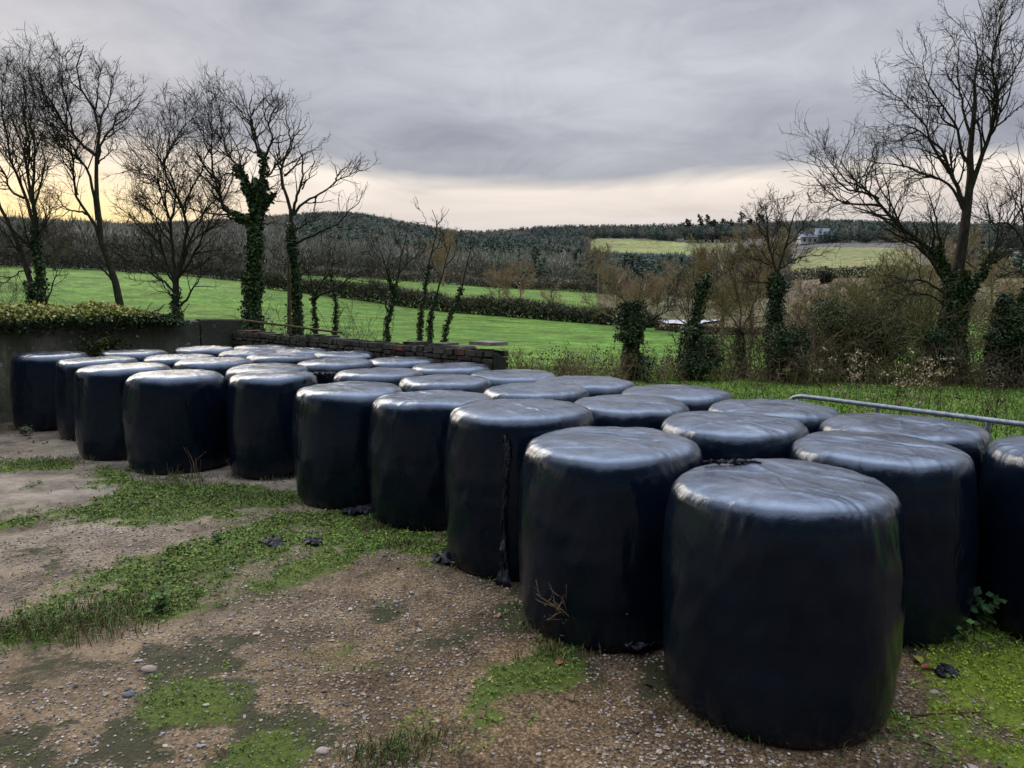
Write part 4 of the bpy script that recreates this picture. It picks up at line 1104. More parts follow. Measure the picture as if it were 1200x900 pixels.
# big tree on the right
sketch_tree('ivy_tree', 'big spreading bare tree with an ivy clad trunk on the right behind the rail', 'tree', 20.5, [
 ([(1112, 455), (1114, 425), (1117, 390), (1119, 355), (1122, 320), (1127, 290), (1131, 262), (1134, 242), (1138, 215), (1137, 190), (1137, 165), (1140, 147), (1142, 130), (1141, 110), (1145, 75), (1146, 55), (1141, 38)], 13, .7),
 ([(1137, 222), (1146, 195), (1155, 172), (1160, 155), (1165, 140), (1168, 125), (1170, 108), (1164, 90), (1162, 70), (1165, 50), (1173, 40), (1175, 25), (1188, 14), (1192, 2)], 4.6, .7),
 ([(1170, 108), (1180, 95), (1190, 80), (1197, 65), (1199, 42)], 2.2, .5), ([(1163, 150), (1174, 144), (1190, 130), (1206, 118)], 2, .6), ([(1140, 148), (1150, 136), (1160, 120), (1166, 104)], 2, .5),
 ([(1133, 248), (1122, 222), (1112, 200), (1105, 180), (1092, 165), (1075, 152), (1058, 146), (1040, 150)], 4.6, .6),
 ([(1112, 202), (1102, 186), (1091, 170), (1088, 155), (1078, 140), (1065, 126), (1050, 112), (1036, 100)], 3, .6),
 ([(1137, 200), (1126, 172), (1120, 150), (1108, 128), (1095, 112), (1085, 95), (1081, 72), (1083, 60)], 3.2, .5),
 ([(1138, 160), (1130, 130), (1124, 105), (1122, 82), (1124, 55), (1128, 40)], 2.6, .5), ([(1120, 150), (1106, 140), (1095, 120), (1085, 110), (1078, 96)], 1.8, .5), ([(1124, 105), (1112, 92), (1108, 75), (1112, 58)], 1.6, .5),
 ([(1130, 248), (1115, 220), (1095, 208), (1076, 202), (1060, 195), (1042, 193), (1028, 190), (1012, 186)], 3.0, .6),
 ([(1114, 330), (1100, 305), (1082, 286), (1064, 273), (1051, 265), (1043, 253), (1033, 243), (1028, 232), (1014, 226), (1000, 225), (989, 220), (978, 205), (964, 190), (949, 180)], 5.5, .6),
 ([(1033, 241), (1012, 240), (990, 238), (972, 226), (960, 213), (946, 200)], 2.5, .5), ([(1000, 239), (980, 235), (948, 238)], 1.6, .5), ([(1030, 233), (1005, 218), (990, 211), (980, 196), (974, 178)], 2, .5), ([(1014, 226), (1016, 208), (1024, 192), (1030, 174)], 1.5, .5),
 ([(1106, 330), (1088, 302), (1072, 286), (1054, 276), (1034, 267)], 3.6, .7), ([(1112, 330), (1102, 290), (1098, 262), (1092, 240), (1087, 224)], 2.8, 1.0),
 ([(1126, 360), (1148, 324), (1162, 302), (1175, 280), (1185, 262), (1195, 246), (1203, 230)], 3.6, .8), ([(1108, 345), (1082, 329), (1060, 330), (1040, 335), (1018, 346)], 2.3, .5),
 ([(1110, 360), (1088, 345), (1066, 344), (1052, 356), (1046, 372)], 2, .5), ([(1044, 256), (1050, 240), (1060, 226), (1064, 210)], 1.6, .5), ([(1165, 300), (1176, 290), (1190, 288), (1202, 280)], 1.6, .5), ([(1075, 153), (1060, 160), (1046, 168), (1034, 170)], 1.6, .5), ([(1150, 188), (1158, 186), (1168, 176)], 1.2, .4), ([(1145, 76), (1152, 60), (1156, 44), (1153, 28)], 1.3, .4), ([(1162, 72), (1154, 62), (1150, 46)], 1.2, .4), ([(1060, 196), (1050, 182), (1040, 172), (1036, 158)], 1.4, .4)
 ], 120, ivy=[(0, 0, .38, .16, 9000, .08), (19, 0, .5, .12, 1000, .095), (12, 0, .2, .1, 500, .09), (18, 0, .5, .05, 250, .08)], twig=.85, dens=(1.9, 3.0, 4.6), group=None)
sketch_tree('bare_tree', 'bare tree at the right edge whose hooked limb curls in from outside the photo', 'tree', 19.5, [
 ([(1218, 460), (1216, 400), (1212, 350), (1206, 305)], 9, 4.5), ([(1206, 308), (1198, 282), (1190, 269), (1178, 261), (1164, 263), (1158, 245), (1154, 230), (1146, 222)], 3.2, .6),
 ([(1206, 300), (1200, 262), (1196, 236), (1197, 215), (1188, 200), (1184, 186)], 2.6, .6), ([(1180, 262), (1188, 246), (1192, 232)], 1.6, .5), ([(1164, 262), (1152, 260), (1142, 258)], 1.1, .4), ([(1208, 330), (1194, 318), (1178, 322), (1166, 330)], 2, .6), ([(1206, 290), (1214, 240), (1216, 190), (1206, 160)], 2.6, .6)
 ], 121, ivy=[(0, 0, 1, .10, 1500, .08)], twig=.8, dens=(1.4, 2.2, 3.2))
sketch_tree('ivy_tree', 'slender bare topped tree with a dark ivy column, middle right of the hedge line', 'tree', 21, [
 ([(911, 452), (910, 420), (908, 380), (910, 335), (912, 312), (921, 288), (925, 270), (930, 255), (938, 238)], 5.5, .7), ([(909, 325), (905, 302), (900, 282), (898, 262), (904, 246), (911, 236)], 2.4, .5),
 ([(912, 316), (929, 306), (944, 300), (957, 300)], 1.8, .5), ([(907, 332), (890, 331), (874, 335)], 2, .5), ([(905, 314), (893, 306), (880, 303), (868, 306)], 1.5, .4), ([(901, 285), (890, 268), (886, 252), (892, 238)], 1.4, .4), ([(925, 272), (916, 258), (920, 242)], 1.2, .4), ([(921, 290), (936, 274), (944, 258), (950, 246)], 1.4, .4)
 ], 122, ivy=[(0, .0, .62, .20, 6000, .075)], twig=1.3, dens=(4.0, 4.6, 6.0))
sketch_tree('ivy_stump', 'dark ivy smothered stump with a rounded top, leftmost of the hedge line trees', 'tree', 20.5, [
 ([(738, 452), (739, 425), (741, 395), (741, 372), (737, 356)], 6.5, 4.5), ([(743, 392), (756, 380), (768, 372), (782, 360), (790, 346)], 2, .5), ([(741, 375), (748, 352), (752, 330)], 1.4, .4), ([(738, 365), (728, 345), (720, 325)], 1.4, .4)
 ], 123, ivy=[(0, 0.05, .6, .16, 3000, .075), (0, .55, 1, .36, 6500, .075)], twig=1.0)
sketch_tree('ivy_tree', 'bushy ivy covered tree in front of the pale water', 'tree', 20.8, [
 ([(812, 452), (812, 425), (813, 395), (816, 370), (822, 345), (828, 322)], 4.5, 1.5), ([(813, 395), (806, 372), (800, 352), (790, 338)], 1.5, .4), ([(818, 365), (830, 350), (838, 332), (846, 318)], 1.5, .4), ([(822, 346), (814, 330), (812, 312)], 1.2, .4)
 ], 124, ivy=[(0, 0, .55, .34, 4600, .075), (0, .5, 1, .18, 2000, .075)], twig=1.0)
sketch_tree('scrub_tree', 'young brownish tree with a wide brushy crown between two ivy clad trees', 'tree', 21.5, [
 ([(872, 452), (870, 425), (868, 402), (867, 386)], 4, 2.8), ([(868, 390), (858, 372), (848, 358), (838, 340), (826, 328)], 1.8, .4), ([(867, 388), (868, 365), (864, 345), (858, 325), (850, 305)], 1.8, .4), ([(868, 388), (878, 368), (886, 350), (890, 330), (886, 310)], 1.8, .4), ([(866, 395), (850, 384), (836, 376), (822, 372)], 1.3, .4), ([(869, 395), (882, 382), (896, 372), (905, 360)], 1.3, .4)
 ], 125, ivy=[(0, 0, 1, .10, 1500, .075)], twig=1.5, dens=(3.0, 4.0, 5.0), tint=(3.6, 3.1, 2.5))
sketch_tree('scrub_tree', 'thin bare sapling standing between the ivy stump and the bushy ivy tree', 'tree', 21.5, [
 ([(800, 452), (804, 430), (808, 405), (811, 380)], 2.0, 1.2), ([(810, 390), (802, 368), (795, 350), (786, 335)], 1.2, .4), ([(811, 382), (812, 360), (808, 338), (800, 322)], 1.2, .4), ([(804, 432), (796, 408), (786, 392)], .9, .4), ([(809, 395), (822, 376), (828, 356)], .9, .4)
 ], 126, twig=1.2, dens=(2.4, 3.4, 4.4), tint=(2.8, 2.5, 2.0))

# ---- holly / ivy clumps and bramble thickets of the hedge line
def clump(name, label, cat, px, py0, py1, wpx, Y, nleaf, nstem, seed, leafcols, leafsize=.075, stemtint=(3.6, 3.0, 2.4), depth=.8, group=None, stemh=1.0):
    rng = np.random.default_rng(seed)
    k = Y / FPX
    c = at_y(px, py0, Y); gz = float(terrain_z(c[0], c[1])); base = np.array([c[0], Y, gz])
    H = at_y(px, py1, Y)[2] - gz; W = wpx * k / 2
    t = thing(name, label, cat, tuple(base), group)
    nl = 9
    cen = np.stack([rng.uniform(-1, 1, nl) * W * .7, rng.uniform(-1, 1, nl) * depth * .6, rng.uniform(.2, .85, nl) * H], 1)
    rr = np.stack([rng.uniform(.25, .5, nl) * W, rng.uniform(.3, .5, nl) * depth, rng.uniform(.16, .3, nl) * H], 1)
    mb = MB()
    if nstem:
        p0 = np.stack([rng.uniform(-1, 1, nstem) * W, rng.uniform(-1, 1, nstem) * depth, np.full(nstem, -.05)], 1)
        ln = H * rng.uniform(.45, 1.05, nstem) * stemh
        d = unit(np.stack([rng.normal(0, .35, nstem), rng.normal(0, .35, nstem), np.ones(nstem)], 1))
        P = 8; cur = p0; path = [cur]
        for q in range(P - 1):
            d = unit(d + rng.normal(size=(nstem, 3)) * .16 + np.array([0, 0, -.05 * q * .35])); cur = cur + d * (ln / (P - 1))[:, None]; path.append(cur)
        pts = np.stack(path, 1); rad = np.linspace(1, .45, P)[None] * rng.uniform(.006, .013, nstem)[:, None]
        tint = np.array(stemtint) * rng.uniform(.5, 1.5, (nstem, 1))
        tubes(mb, pts, rad, 4, tint)
        p2, r2 = sprout(pts, rad, 2.6, (.3, .6), (25, 65), .03, .2, 6, .005, (.2, 1.1), .25, rng=rng); tubes(mb, p2, r2, 3, stemtint)
        p3, r3 = sprout(p2, r2, 3.0, (.3, .7), (25, 65), .03, .2, 4, .0045, (.12, .5), .2, rng=rng); tubes(mb, p3, r3, 3, stemtint)
        mb.build('stems', M_BARK, t)
    if nleaf:
        mb = MB()
        i = rng.integers(0, nl, nleaf); u = unit(rng.normal(size=(nleaf, 3))); s = rng.random(nleaf) ** .35
        p = cen[i] + u * rr[i] * s[:, None] * (1 + .5 * (fbm(u[:, 0] * 3 + i, u[:, 2] * 3, seed) - .5))[:, None]
        p[:, 2] = np.abs(p[:, 2])
        leaf_quads(mb, p, rng.uniform(.6, 1.3, nleaf) * leafsize, pal(nleaf, leafcols, .35, rng), unit(u + .6 * rng.normal(size=u.shape)), .75, rng)
        mb.build('leaves', M_IVY, t)
    return t
IVYC = [(.028, .058, .018), (.042, .080, .024), (.018, .038, .014)]
BRC = [(.07, .055, .03), (.05, .06, .022), (.09, .062, .04)]
HG = 'scrub in the hedge line beyond the bales'
clump('holly_bush', 'dark evergreen bush right of the big tree, near the right edge', 'bush', 1172, 455, 332, 62, 20.0, 12000, 25, 201, IVYC + [(.045, .09, .026)], .08, group=HG)
clump('ivy_bush', 'dark ivy thicket with yellowish tips left of the big tree', 'bush', 985, 452, 345, 110, 20.6, 6500, 110, 202, IVYC + [(.075, .10, .028)], .07, group=HG)
clump('ivy_bush', 'dark ivy bush directly at the foot of the ivy column', 'bush', 920, 452, 375, 56, 20.2, 4500, 60, 203, IVYC, .07, group=HG)
clump('thorn_bush', 'tangled mossy thorn bush under the low limb of the big tree', 'bush', 1050, 455, 318, 100, 21.2, 900, 170, 204, [(.05, .065, .02), (.075, .08, .03)], .07, (3.8, 3.9, 2.2), group=HG)
clump('ivy_bush', 'dark low ivy wrapped round the foot of the big tree', 'bush', 1112, 456, 385, 70, 19.8, 4500, 60, 205, IVYC, .07, group=HG)
clump('bramble', 'brown bramble patch just right of the end of the stone wall', 'bramble', 635, 443, 402, 104, 18.5, 500, 150, 206, BRC, .06, (4.4, 3.7, 2.6), group=HG)
clump('bramble', 'sparse brown bramble left of the ivy smothered stump', 'bramble', 700, 443, 402, 62, 20.2, 260, 70, 207, BRC, .06, (4.4, 3.7, 2.6), group=HG)
clump('bramble', 'thin brown bramble between the ivy stump and the bushy ivy tree', 'bramble', 775, 444, 416, 56, 20.6, 160, 50, 208, BRC, .06, (4.2, 3.7, 2.6), group=HG)
clump('bramble', 'thin brown bramble at the foot of the young brushy tree', 'bramble', 862, 445, 414, 60, 20.6, 200, 60, 209, BRC, .06, (4.2, 3.7, 2.6), group=HG)
clump('bramble', 'pale stemmed bramble tangle in front of the dark ivy thicket', 'bramble', 970, 448, 404, 116, 20.0, 250, 110, 210, BRC, .06, (5.2, 4.4, 3.4), group=HG)
clump('bramble', 'reddish brown bramble in front of the foot of the big tree', 'bramble', 1085, 452, 416, 100, 19.4, 320, 100, 211, BRC, .06, (4.8, 3.7, 2.7), group=HG)
clump('bramble', 'low dark bramble mound at the right edge below the evergreen bush', 'bramble', 1180, 460, 420, 80, 18.6, 1200, 140, 212, [(.03, .03, .018), (.05, .035, .025)], .07, (2.2, 1.8, 1.4), group=HG)
clump('ivy_bush', 'spreading ivy at the foot of the bushy ivy tree before the water', 'bush', 818, 448, 392, 58, 20.6, 3600, 40, 216, IVYC, .07, group=HG)
clump('ivy_bush', 'low ivy and briars at the foot of the leftmost ivy stump', 'bush', 742, 446, 405, 40, 20.3, 1500, 40, 217, IVYC, .07, group=HG)
clump('scrub_bush', 'tall soft brown scrub directly behind the ivy column tree', 'bush', 895, 448, 335, 72, 22.5, 500, 70, 218, [(.07, .08, .03)], .07, (4.6, 4.0, 3.0), group=HG)
clump('scrub_bush', 'pale brown scrub left of the bushy ivy tree', 'bush', 770, 448, 396, 50, 22.5, 250, 45, 219, [(.07, .08, .03)], .07, (4.6, 4.0, 3.0), group=HG)
clump('scrub_bush', 'soft brown scrub right of the bushy ivy tree', 'bush', 850, 448, 372, 48, 22.8, 250, 45, 220, [(.07, .08, .03)], .07, (4.6, 4.0, 3.0), group=HG)
clump('scrub_bush', 'olive brown scrub rising behind the dark ivy thicket', 'bush', 960, 450, 330, 80, 22.5, 900, 80, 221, [(.06, .075, .028), (.08, .09, .03)], .07, (4.2, 3.9, 2.7), group=HG)
clump('ivy_bush', 'dark evergreen ivy mass between the thicket and the thorn bush', 'bush', 1018, 452, 372, 70, 20.8, 4200, 50, 222, IVYC, .07, group=HG)
clump('scrub_bush', 'brown scrub behind the gap right of the big tree', 'bush', 1150, 452, 345, 60, 22.5, 700, 60, 223, [(.06, .075, .028)], .07, (4.2, 3.8, 2.8), group=HG)
clump('leafless_shrub', 'wispy pale shrub at the left edge in the field above the wall', 'bush', 8, 372, 318, 34, 27, 0, 40, 213, BRC, .06, (2.6, 2.2, 1.8), group=HG)
clump('leafless_shrub', 'wispy shrub behind the stone wall left of the forked small tree', 'bush', 425, 400, 352, 36, 24, 0, 26, 214, BRC, .06, (1.6, 1.5, 1.2), group=HG)
clump('leafless_shrub', 'dark snag with low twigs beside the bare upright pole', 'bush', 331, 402, 345, 26, 22.6, 160, 26, 215, BRC, .08, (1.1, 1.0, .9), group=HG)

# ivy on the grey wall
def wall_ivy():
    rng = np.random.default_rng(31)
    A, B = WALL_A, WALL_C; d = (B - A); L = np.linalg.norm(d); d = d / L; nm = np.array([d[1], -d[0]])
    t = thing('ivy', 'yellow green ivy with dark undersides growing along the top of the grey wall', 'ivy', (A[0], A[1], 0))
    o = np.array([A[0], A[1], 0])
    n = 19000
    u = rng.random(n) * L * .83
    taper = sstep(.86, .60, u / L)
    blob = fbm(u * 1.3, u * 0, 44)
    th = rng.normal(size=n); w = rng.normal(0, .22, n)
    top = 1.86 + (0.33 * taper * (0.5 + .9 * blob)) * rng.random(n) ** .6
    p = np.zeros((n, 3)); p[:, :2] = A + d * u[:, None] + nm * w[:, None]; p[:, 2] = top - .25 * np.abs(w)
    # hanging skirt down the face
    m = rng.random(n) < .12; p[m, 2] = 1.86 - rng.random(m.sum()) ** 1.8 * .26 * (0.3 + blob[m]); p[m, :2] = (A + d * u[m][:, None] + nm * (.16 + .12 * rng.random(m.sum()))[:, None])
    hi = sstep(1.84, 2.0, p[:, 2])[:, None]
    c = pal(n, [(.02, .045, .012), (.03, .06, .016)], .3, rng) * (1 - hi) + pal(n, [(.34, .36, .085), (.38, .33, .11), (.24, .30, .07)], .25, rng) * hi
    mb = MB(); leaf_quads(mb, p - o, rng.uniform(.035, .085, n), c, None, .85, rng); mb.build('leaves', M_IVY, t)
    mb = MB(); ns = 60; us = rng.random(ns) * L * .8
    pts = np.zeros((ns, 6, 3))
    for k in range(6):
        pts[:, k, :2] = A + d * (us + k * .12)[:, None] + nm * (.14 + rng.normal(0, .05, ns))[:, None]; pts[:, k, 2] = 1.6 + k * .1 + rng.normal(0, .05, ns)
    tubes(mb, pts - o, np.full((ns, 6), .008), 4); mb.build('stems', M_BARK, t)
    # lower yellow-green clump on the face near the bale tops
    t2 = thing('ivy', 'small yellowish patch of ivy low on the grey wall just above the bale tops', 'ivy', (0, 0, 0))
    u0 = L * .64; n = 420
    p = np.zeros((n, 3)); uu = u0 + rng.normal(0, .28, n); p[:, :2] = A + d * uu[:, None] + nm * (.15 + .1 * rng.random(n))[:, None]; p[:, 2] = 1.25 + rng.normal(0, .16, n)
    o2 = np.array([p[:, 0].mean(), p[:, 1].mean(), 0]); t2.location = tuple(o2)
    mb = MB(); leaf_quads(mb, p - o2, rng.uniform(.04, .09, n), pal(n, [(.10, .12, .03), (.05, .08, .02)], .3, rng), None, .85, rng); mb.build('leaves', M_IVY, t2)
wall_ivy()

# ------------------------------------------------------------------ FAR TREES AND HEDGES
def shards(mb, p, ln, w, d, col, rng=RNG):
    """thin triangles (twigs or sprays) from points p along directions d"""
    n = len(p); side = unit(np.cross(d, rng.normal(size=(n, 3))))
    ln = np.broadcast_to(ln, (n,))[:, None]; w = np.broadcast_to(w, (n,))[:, None]
    v = np.stack([p - side * w, p + side * w, p + d * ln], 1)
    cc = np.repeat(np.asarray(col, float), 3, 0) if np.ndim(col) == 2 else col
    mb.add(v.reshape(-1, 3), None, np.arange(n * 3).reshape(n, 3), cc)

def hedge(name, label, pts, h, w, n, seed, cols, leafsize=.35):
    """pts list of (px, D)"""
    rng = np.random.default_rng(seed)
    xy = np.array([[D * math.sin(math.atan((px - 600) / FPX)), D * math.cos(math.atan((px - 600) / FPX))] for px, D in pts])
    s = np.concatenate([[0], np.cumsum(np.linalg.norm(np.diff(xy, axis=0), axis=1))])
    u = rng.random(n) * s[-1]; x = np.interp(u, s, xy[:, 0]); y = np.interp(u, s, xy[:, 1])
    hh = h * (.45 + 1.1 * fbm(u * .22, u * 0, seed, 4)) * np.interp(u, [0, 2, s[-1] - 2, s[-1]], [.5, 1, 1, .5])
    ox = rng.normal(0, w * .4, n); oy = rng.normal(0, w * .4, n)
    z = terrain_z(x + ox, y + oy); zz = hh * rng.random(n) ** .8
    org = np.array([xy[0, 0], xy[0, 1], float(terrain_z(xy[0, 0], xy[0, 1]))])
    p = np.stack([x + ox, y + oy, z + zz - .1], 1)
    mb = MB(); k = int(n * .6)
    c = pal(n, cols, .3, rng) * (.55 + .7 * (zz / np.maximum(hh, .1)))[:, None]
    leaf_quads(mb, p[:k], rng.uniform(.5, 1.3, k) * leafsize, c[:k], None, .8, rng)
    d = unit(rng.normal(size=(n - k, 3)) * .6 + np.array([0, 0, 1.0]))
    shards(mb, p[k:], rng.uniform(.5, 1.4, n - k) * h * .45, .03 + .02 * rng.random(n - k), d, c[k:], rng)
    return tag(mb.build(name, M_FAR, origin=org), label, 'hedge', 'field hedges in the distance')
DKH = [(.075, .072, .046), (.10, .085, .058), (.064, .080, .042)]
hedge('hedge', 'dark diagonal hedge crossing the middle of the green fields', [(305, 128), (360, 125), (420, 122), (480, 116), (540, 112), (600, 108), (660, 104), (720, 101), (770, 99)], 2.3, 1.6, 26000, 401, DKH)
hedge('hedge', 'low brown hedge continuing right in front of the pale water', [(775, 92), (830, 88), (880, 88), (960, 90)], .75, 1.2, 8000, 402, [(.09, .072, .05), (.12, .09, .06)])
hedge('hedge', 'brown hedge along the far end of the left field', [(-40, 160), (60, 161), (160, 160), (250, 158), (330, 150)], 3.2, 2.0, 14000, 403, [(.12, .105, .08), (.095, .095, .065)])
hedge('hedge', 'pale brown hedge along the top of the second field below the woods', [(330, 190), (420, 196), (540, 196), (620, 186), (700, 178), (760, 170)], 2.6, 2.0, 14000, 404, [(.17, .145, .105), (.125, .11, .08), (.20, .175, .12)], .45)
hedge('hedge', 'grey brown hedge between the brown field and the pale field on the right', [(900, 262), (960, 268), (1020, 262), (1090, 258)], 3.0, 3, 5000, 405, [(.10, .095, .065), (.075, .08, .05)], .7)
hedge('hedge', 'thin line of shrubs crossing the pale field on the far hill', [(800, 600), (830, 600), (868, 605)], 6, 3, 1600, 406, [(.03, .035, .022)], 1.6)

def mini_tree(name, label, px, D, H, W, seed, tint, dens=1.0, group=None, ivy=0, trunkf=.28, cat='tree', lean=0.0, rr=1.0):
    """a bare tree in the middle distance grown from its own ground point"""
    rng = np.random.default_rng(seed)
    a = math.atan((px - 600) / FPX); x, y = D * math.sin(a), D * math.cos(a); z = float(terrain_z(x, y))
    t = thing(name, label, cat, (x, y, z), group)
    rm = max(.012, D * .00013) * rr
    trunk = resample([(0, 0, -.3), (lean * H * .1, 0, H * trunkf), (lean * H * .2, .02 * H, H * .55), (lean * H * .3, 0, H * .8)], 10)[None]
    r0 = np.linspace(.026 * H, .006 * H, 10)[None]
    nl = int(9 + 3 * dens)
    tt = rng.uniform(trunkf * .9, .95, nl); th = np.arange(nl) * 2.4 + rng.random()
    bs = np.stack([np.interp(tt, np.linspace(0, 1, 10), trunk[0, :, k]) for k in range(3)], 1)
    reach = (W * .5) * (1.1 - .55 * tt) * rng.uniform(.75, 1.1, nl)
    rise = np.minimum(H * rng.uniform(.22, .42, nl), H * 1.0 - bs[:, 2])
    limbs = []
    for k in range(nl):
        e = np.array([math.cos(th[k]) * reach[k], math.sin(th[k]) * reach[k], rise[k]])
        limbs.append(resample([bs[k], bs[k] + e * np.array([.45, .45, .3]), bs[k] + e * np.array([.8, .8, .68]), bs[k] + e], 10))
    limbs = np.array(limbs); lr = np.linspace(.011 * H, .003 * H, 10)[None] * np.ones((nl, 1))
    mb = MB(); tubes(mb, np.concatenate([trunk]), r0, 7, tint); mb.build('trunk', M_BARK, t, smooth=True)
    mb = MB(); tubes(mb, limbs, lr, 5, tint)
    s = 8.0 / H
    p1, q1 = sprout(limbs, lr, 2.0 * s * dens, (.3, .6), (25, 60), .08, .15, 7, rm, (.06 * H, .28 * H), .15, rng=rng); tubes(mb, p1, q1, 4, tint)
    p2, q2 = sprout(p1, q1, 3.6 * s * dens, (.35, .65), (22, 60), .08, .18, 5, rm, (.04 * H, .14 * H), .1, rng=rng); tubes(mb, p2, q2, 3, tint)
    p3, q3 = sprout(p2, q2, 3.4 * s * dens, (.4, .8), (20, 60), .06, .2, 4, rm * .8, (.03 * H, .09 * H), .1, rng=rng); tubes(mb, p3, q3, 3, tint)
    mb.build('crown', M_BARK, t)
    if ivy:
        mb = MB(); ivy_on(mb, trunk, r0, ivy, .03 * H, .035 * H, rng); mb.build('ivy', M_IVY, t)
    return t
MG = 'bare trees standing in the fields beyond the hedge line'
PK = (8.0, 6.5, 5.6); BRN = (7.0, 6.0, 4.8); OLV = (6.0, 5.8, 4.0)
mini_tree('field_tree', 'round pinkish brown bare tree in the second field, right of the slim trees', 610, 116, 7.8, 6.4, 601, PK, 1.5, MG)
mini_tree('field_tree', 'pinkish bare tree standing just left of the round one in the second field', 585, 118, 7.0, 5.0, 602, PK, 1.4, MG)
mini_tree('field_tree', 'small thin bare tree beside the dark hedge in the second field', 646, 108, 5.2, 3.8, 603, PK, .9, MG, ivy=120)
mini_tree('field_tree', 'brown bare tree behind the ivy smothered stump', 722, 92, 7.2, 8.0, 604, BRN, 1.6, MG)
mini_tree('field_tree', 'pinkish brown bare tree left of the pale water', 752, 88, 7.4, 6.8, 605, PK, 1.6, MG)
mini_tree('field_tree', 'small spreading bare tree right in front of the pale water', 806, 70, 5.6, 5.0, 606, BRN, .9, MG)
mini_tree('field_tree', 'wide olive brown bare tree behind the bushy ivy tree', 846, 82, 9.6, 9.6, 607, (7.2, 6.3, 4.7), 2.0, MG)
mini_tree('field_tree', 'tall brown bare tree left of the ivy column', 880, 92, 11.2, 10.0, 608, (7.2, 6.1, 4.9), 2.0, MG)
mini_tree('field_tree', 'brown bare tree right of the ivy column below the pale field', 955, 62, 4.6, 5.5, 609, BRN, 1.4, MG)
mini_tree('field_tree', 'olive brown bare tree filling the gap left of the big tree', 1030, 58, 6.4, 7.4, 610, OLV, 1.8, MG)
mini_tree('field_tree', 'brown bare tree directly behind the big tree', 1090, 70, 8.4, 9.0, 611, BRN, 1.8, MG)
mini_tree('field_tree', 'brown bare tree in the gap between the big tree and the right edge', 1160, 62, 6.4, 7.5, 612, BRN, 1.8, MG)
mini_tree('field_tree', 'greyish bare tree at the left edge of the young conifer plantation', 700, 176, 11, 8.5, 613, (6.5, 6.0, 5.0), 1.5, MG)
mini_tree('field_tree', 'brown bare tree among the hedges right of the second field', 790, 150, 9.5, 9.0, 614, (6.8, 6.0, 4.9), 1.5, MG)
mini_tree('field_tree', 'pale brown bare tree behind the slim trees at the edge of the woods', 520, 184, 13.5, 8.5, 615, PK, 1.5, MG)
mini_tree('field_tree', 'dark bare tree at the far end of the left field behind the twin stemmed tree', 70, 150, 8.5, 8, 616, (2.2, 2.0, 1.7), 1.4, MG)

# ---- woods as masses
CON = []
for s in range(6):
    rng = np.random.default_rng(900 + s); v = []; f = []
    for k in range(6):
        z0 = .08 + .15 * k; z1 = z0 + .27; r = (1 - z0) * .30 * rng.uniform(.85, 1.15); m = 7; n0 = len(v)
        for j in range(m):
            a = j * 2 * PI / m + k * .5; rj = r * rng.uniform(.65, 1.25); v.append((rj * math.cos(a), rj * math.sin(a), z0 + rng.uniform(-.04, .02)))
        v.append((rng.normal(0, .01), rng.normal(0, .01), min(z1, 1.0)))
        f += [(n0 + j, n0 + (j + 1) % m, n0 + m) for j in range(m)]
    CON.append((np.array(v), np.array(f)))
CONN = []
for s in range(5):
    rng = np.random.default_rng(930 + s); n = 130
    zc = .06 + .9 * rng.random(n) ** 1.25; th = rng.random(n) * 2 * PI; r = (1 - zc) * .26 * rng.uniform(.45, 1.05, n)
    p = np.stack([r * np.cos(th), r * np.sin(th), zc], 1)
    d = unit(np.stack([np.cos(th), np.sin(th), rng.uniform(-.1, .9, n)], 1)); side = unit(np.cross(d, rng.normal(size=(n, 3)))); w = rng.uniform(.018, .034, (n, 1)); ln = rng.uniform(.06, .12, (n, 1))
    v = np.stack([p - side * w - d * ln * .3, p + side * w - d * ln * .3, p + d * ln], 1).reshape(-1, 3)
    tr = np.array([(-.02, 0, 0), (.02, 0, 0), (0, 0, 1.02)])
    v = np.concatenate([v, tr]); CONN.append((v, np.arange(len(v)).reshape(-1, 3)))
CONF = [(v[np.r_[0:210, len(v) - 3:len(v)]] , np.arange(213).reshape(-1, 3)) for v, f in CONN]
DEC = []
for s in range(6):
    rng = np.random.default_rng(950 + s); n = 120
    p = unit(rng.normal(size=(n, 3))) * rng.random((n, 1)) ** .4 * np.array([.38, .38, .36]) + np.array([0, 0, .58]); d = unit(p - np.array([0, 0, .1]) + .25 * rng.normal(size=(n, 3)) + np.array([0, 0, .25]))
    side = unit(np.cross(d, rng.normal(size=(n, 3)))); w = rng.uniform(.008, .017, (n, 1)); ln = rng.uniform(.10, .22, (n, 1))
    v = np.stack([p - side * w - d * ln * .4, p + side * w - d * ln * .4, p + d * ln * .6], 1).reshape(-1, 3)
    tr = np.array([(-.02, 0, 0), (.02, 0, 0), (0, 0, .6)])
    v = np.concatenate([v, tr]); DEC.append((v, np.arange(len(v)).reshape(-1, 3)))

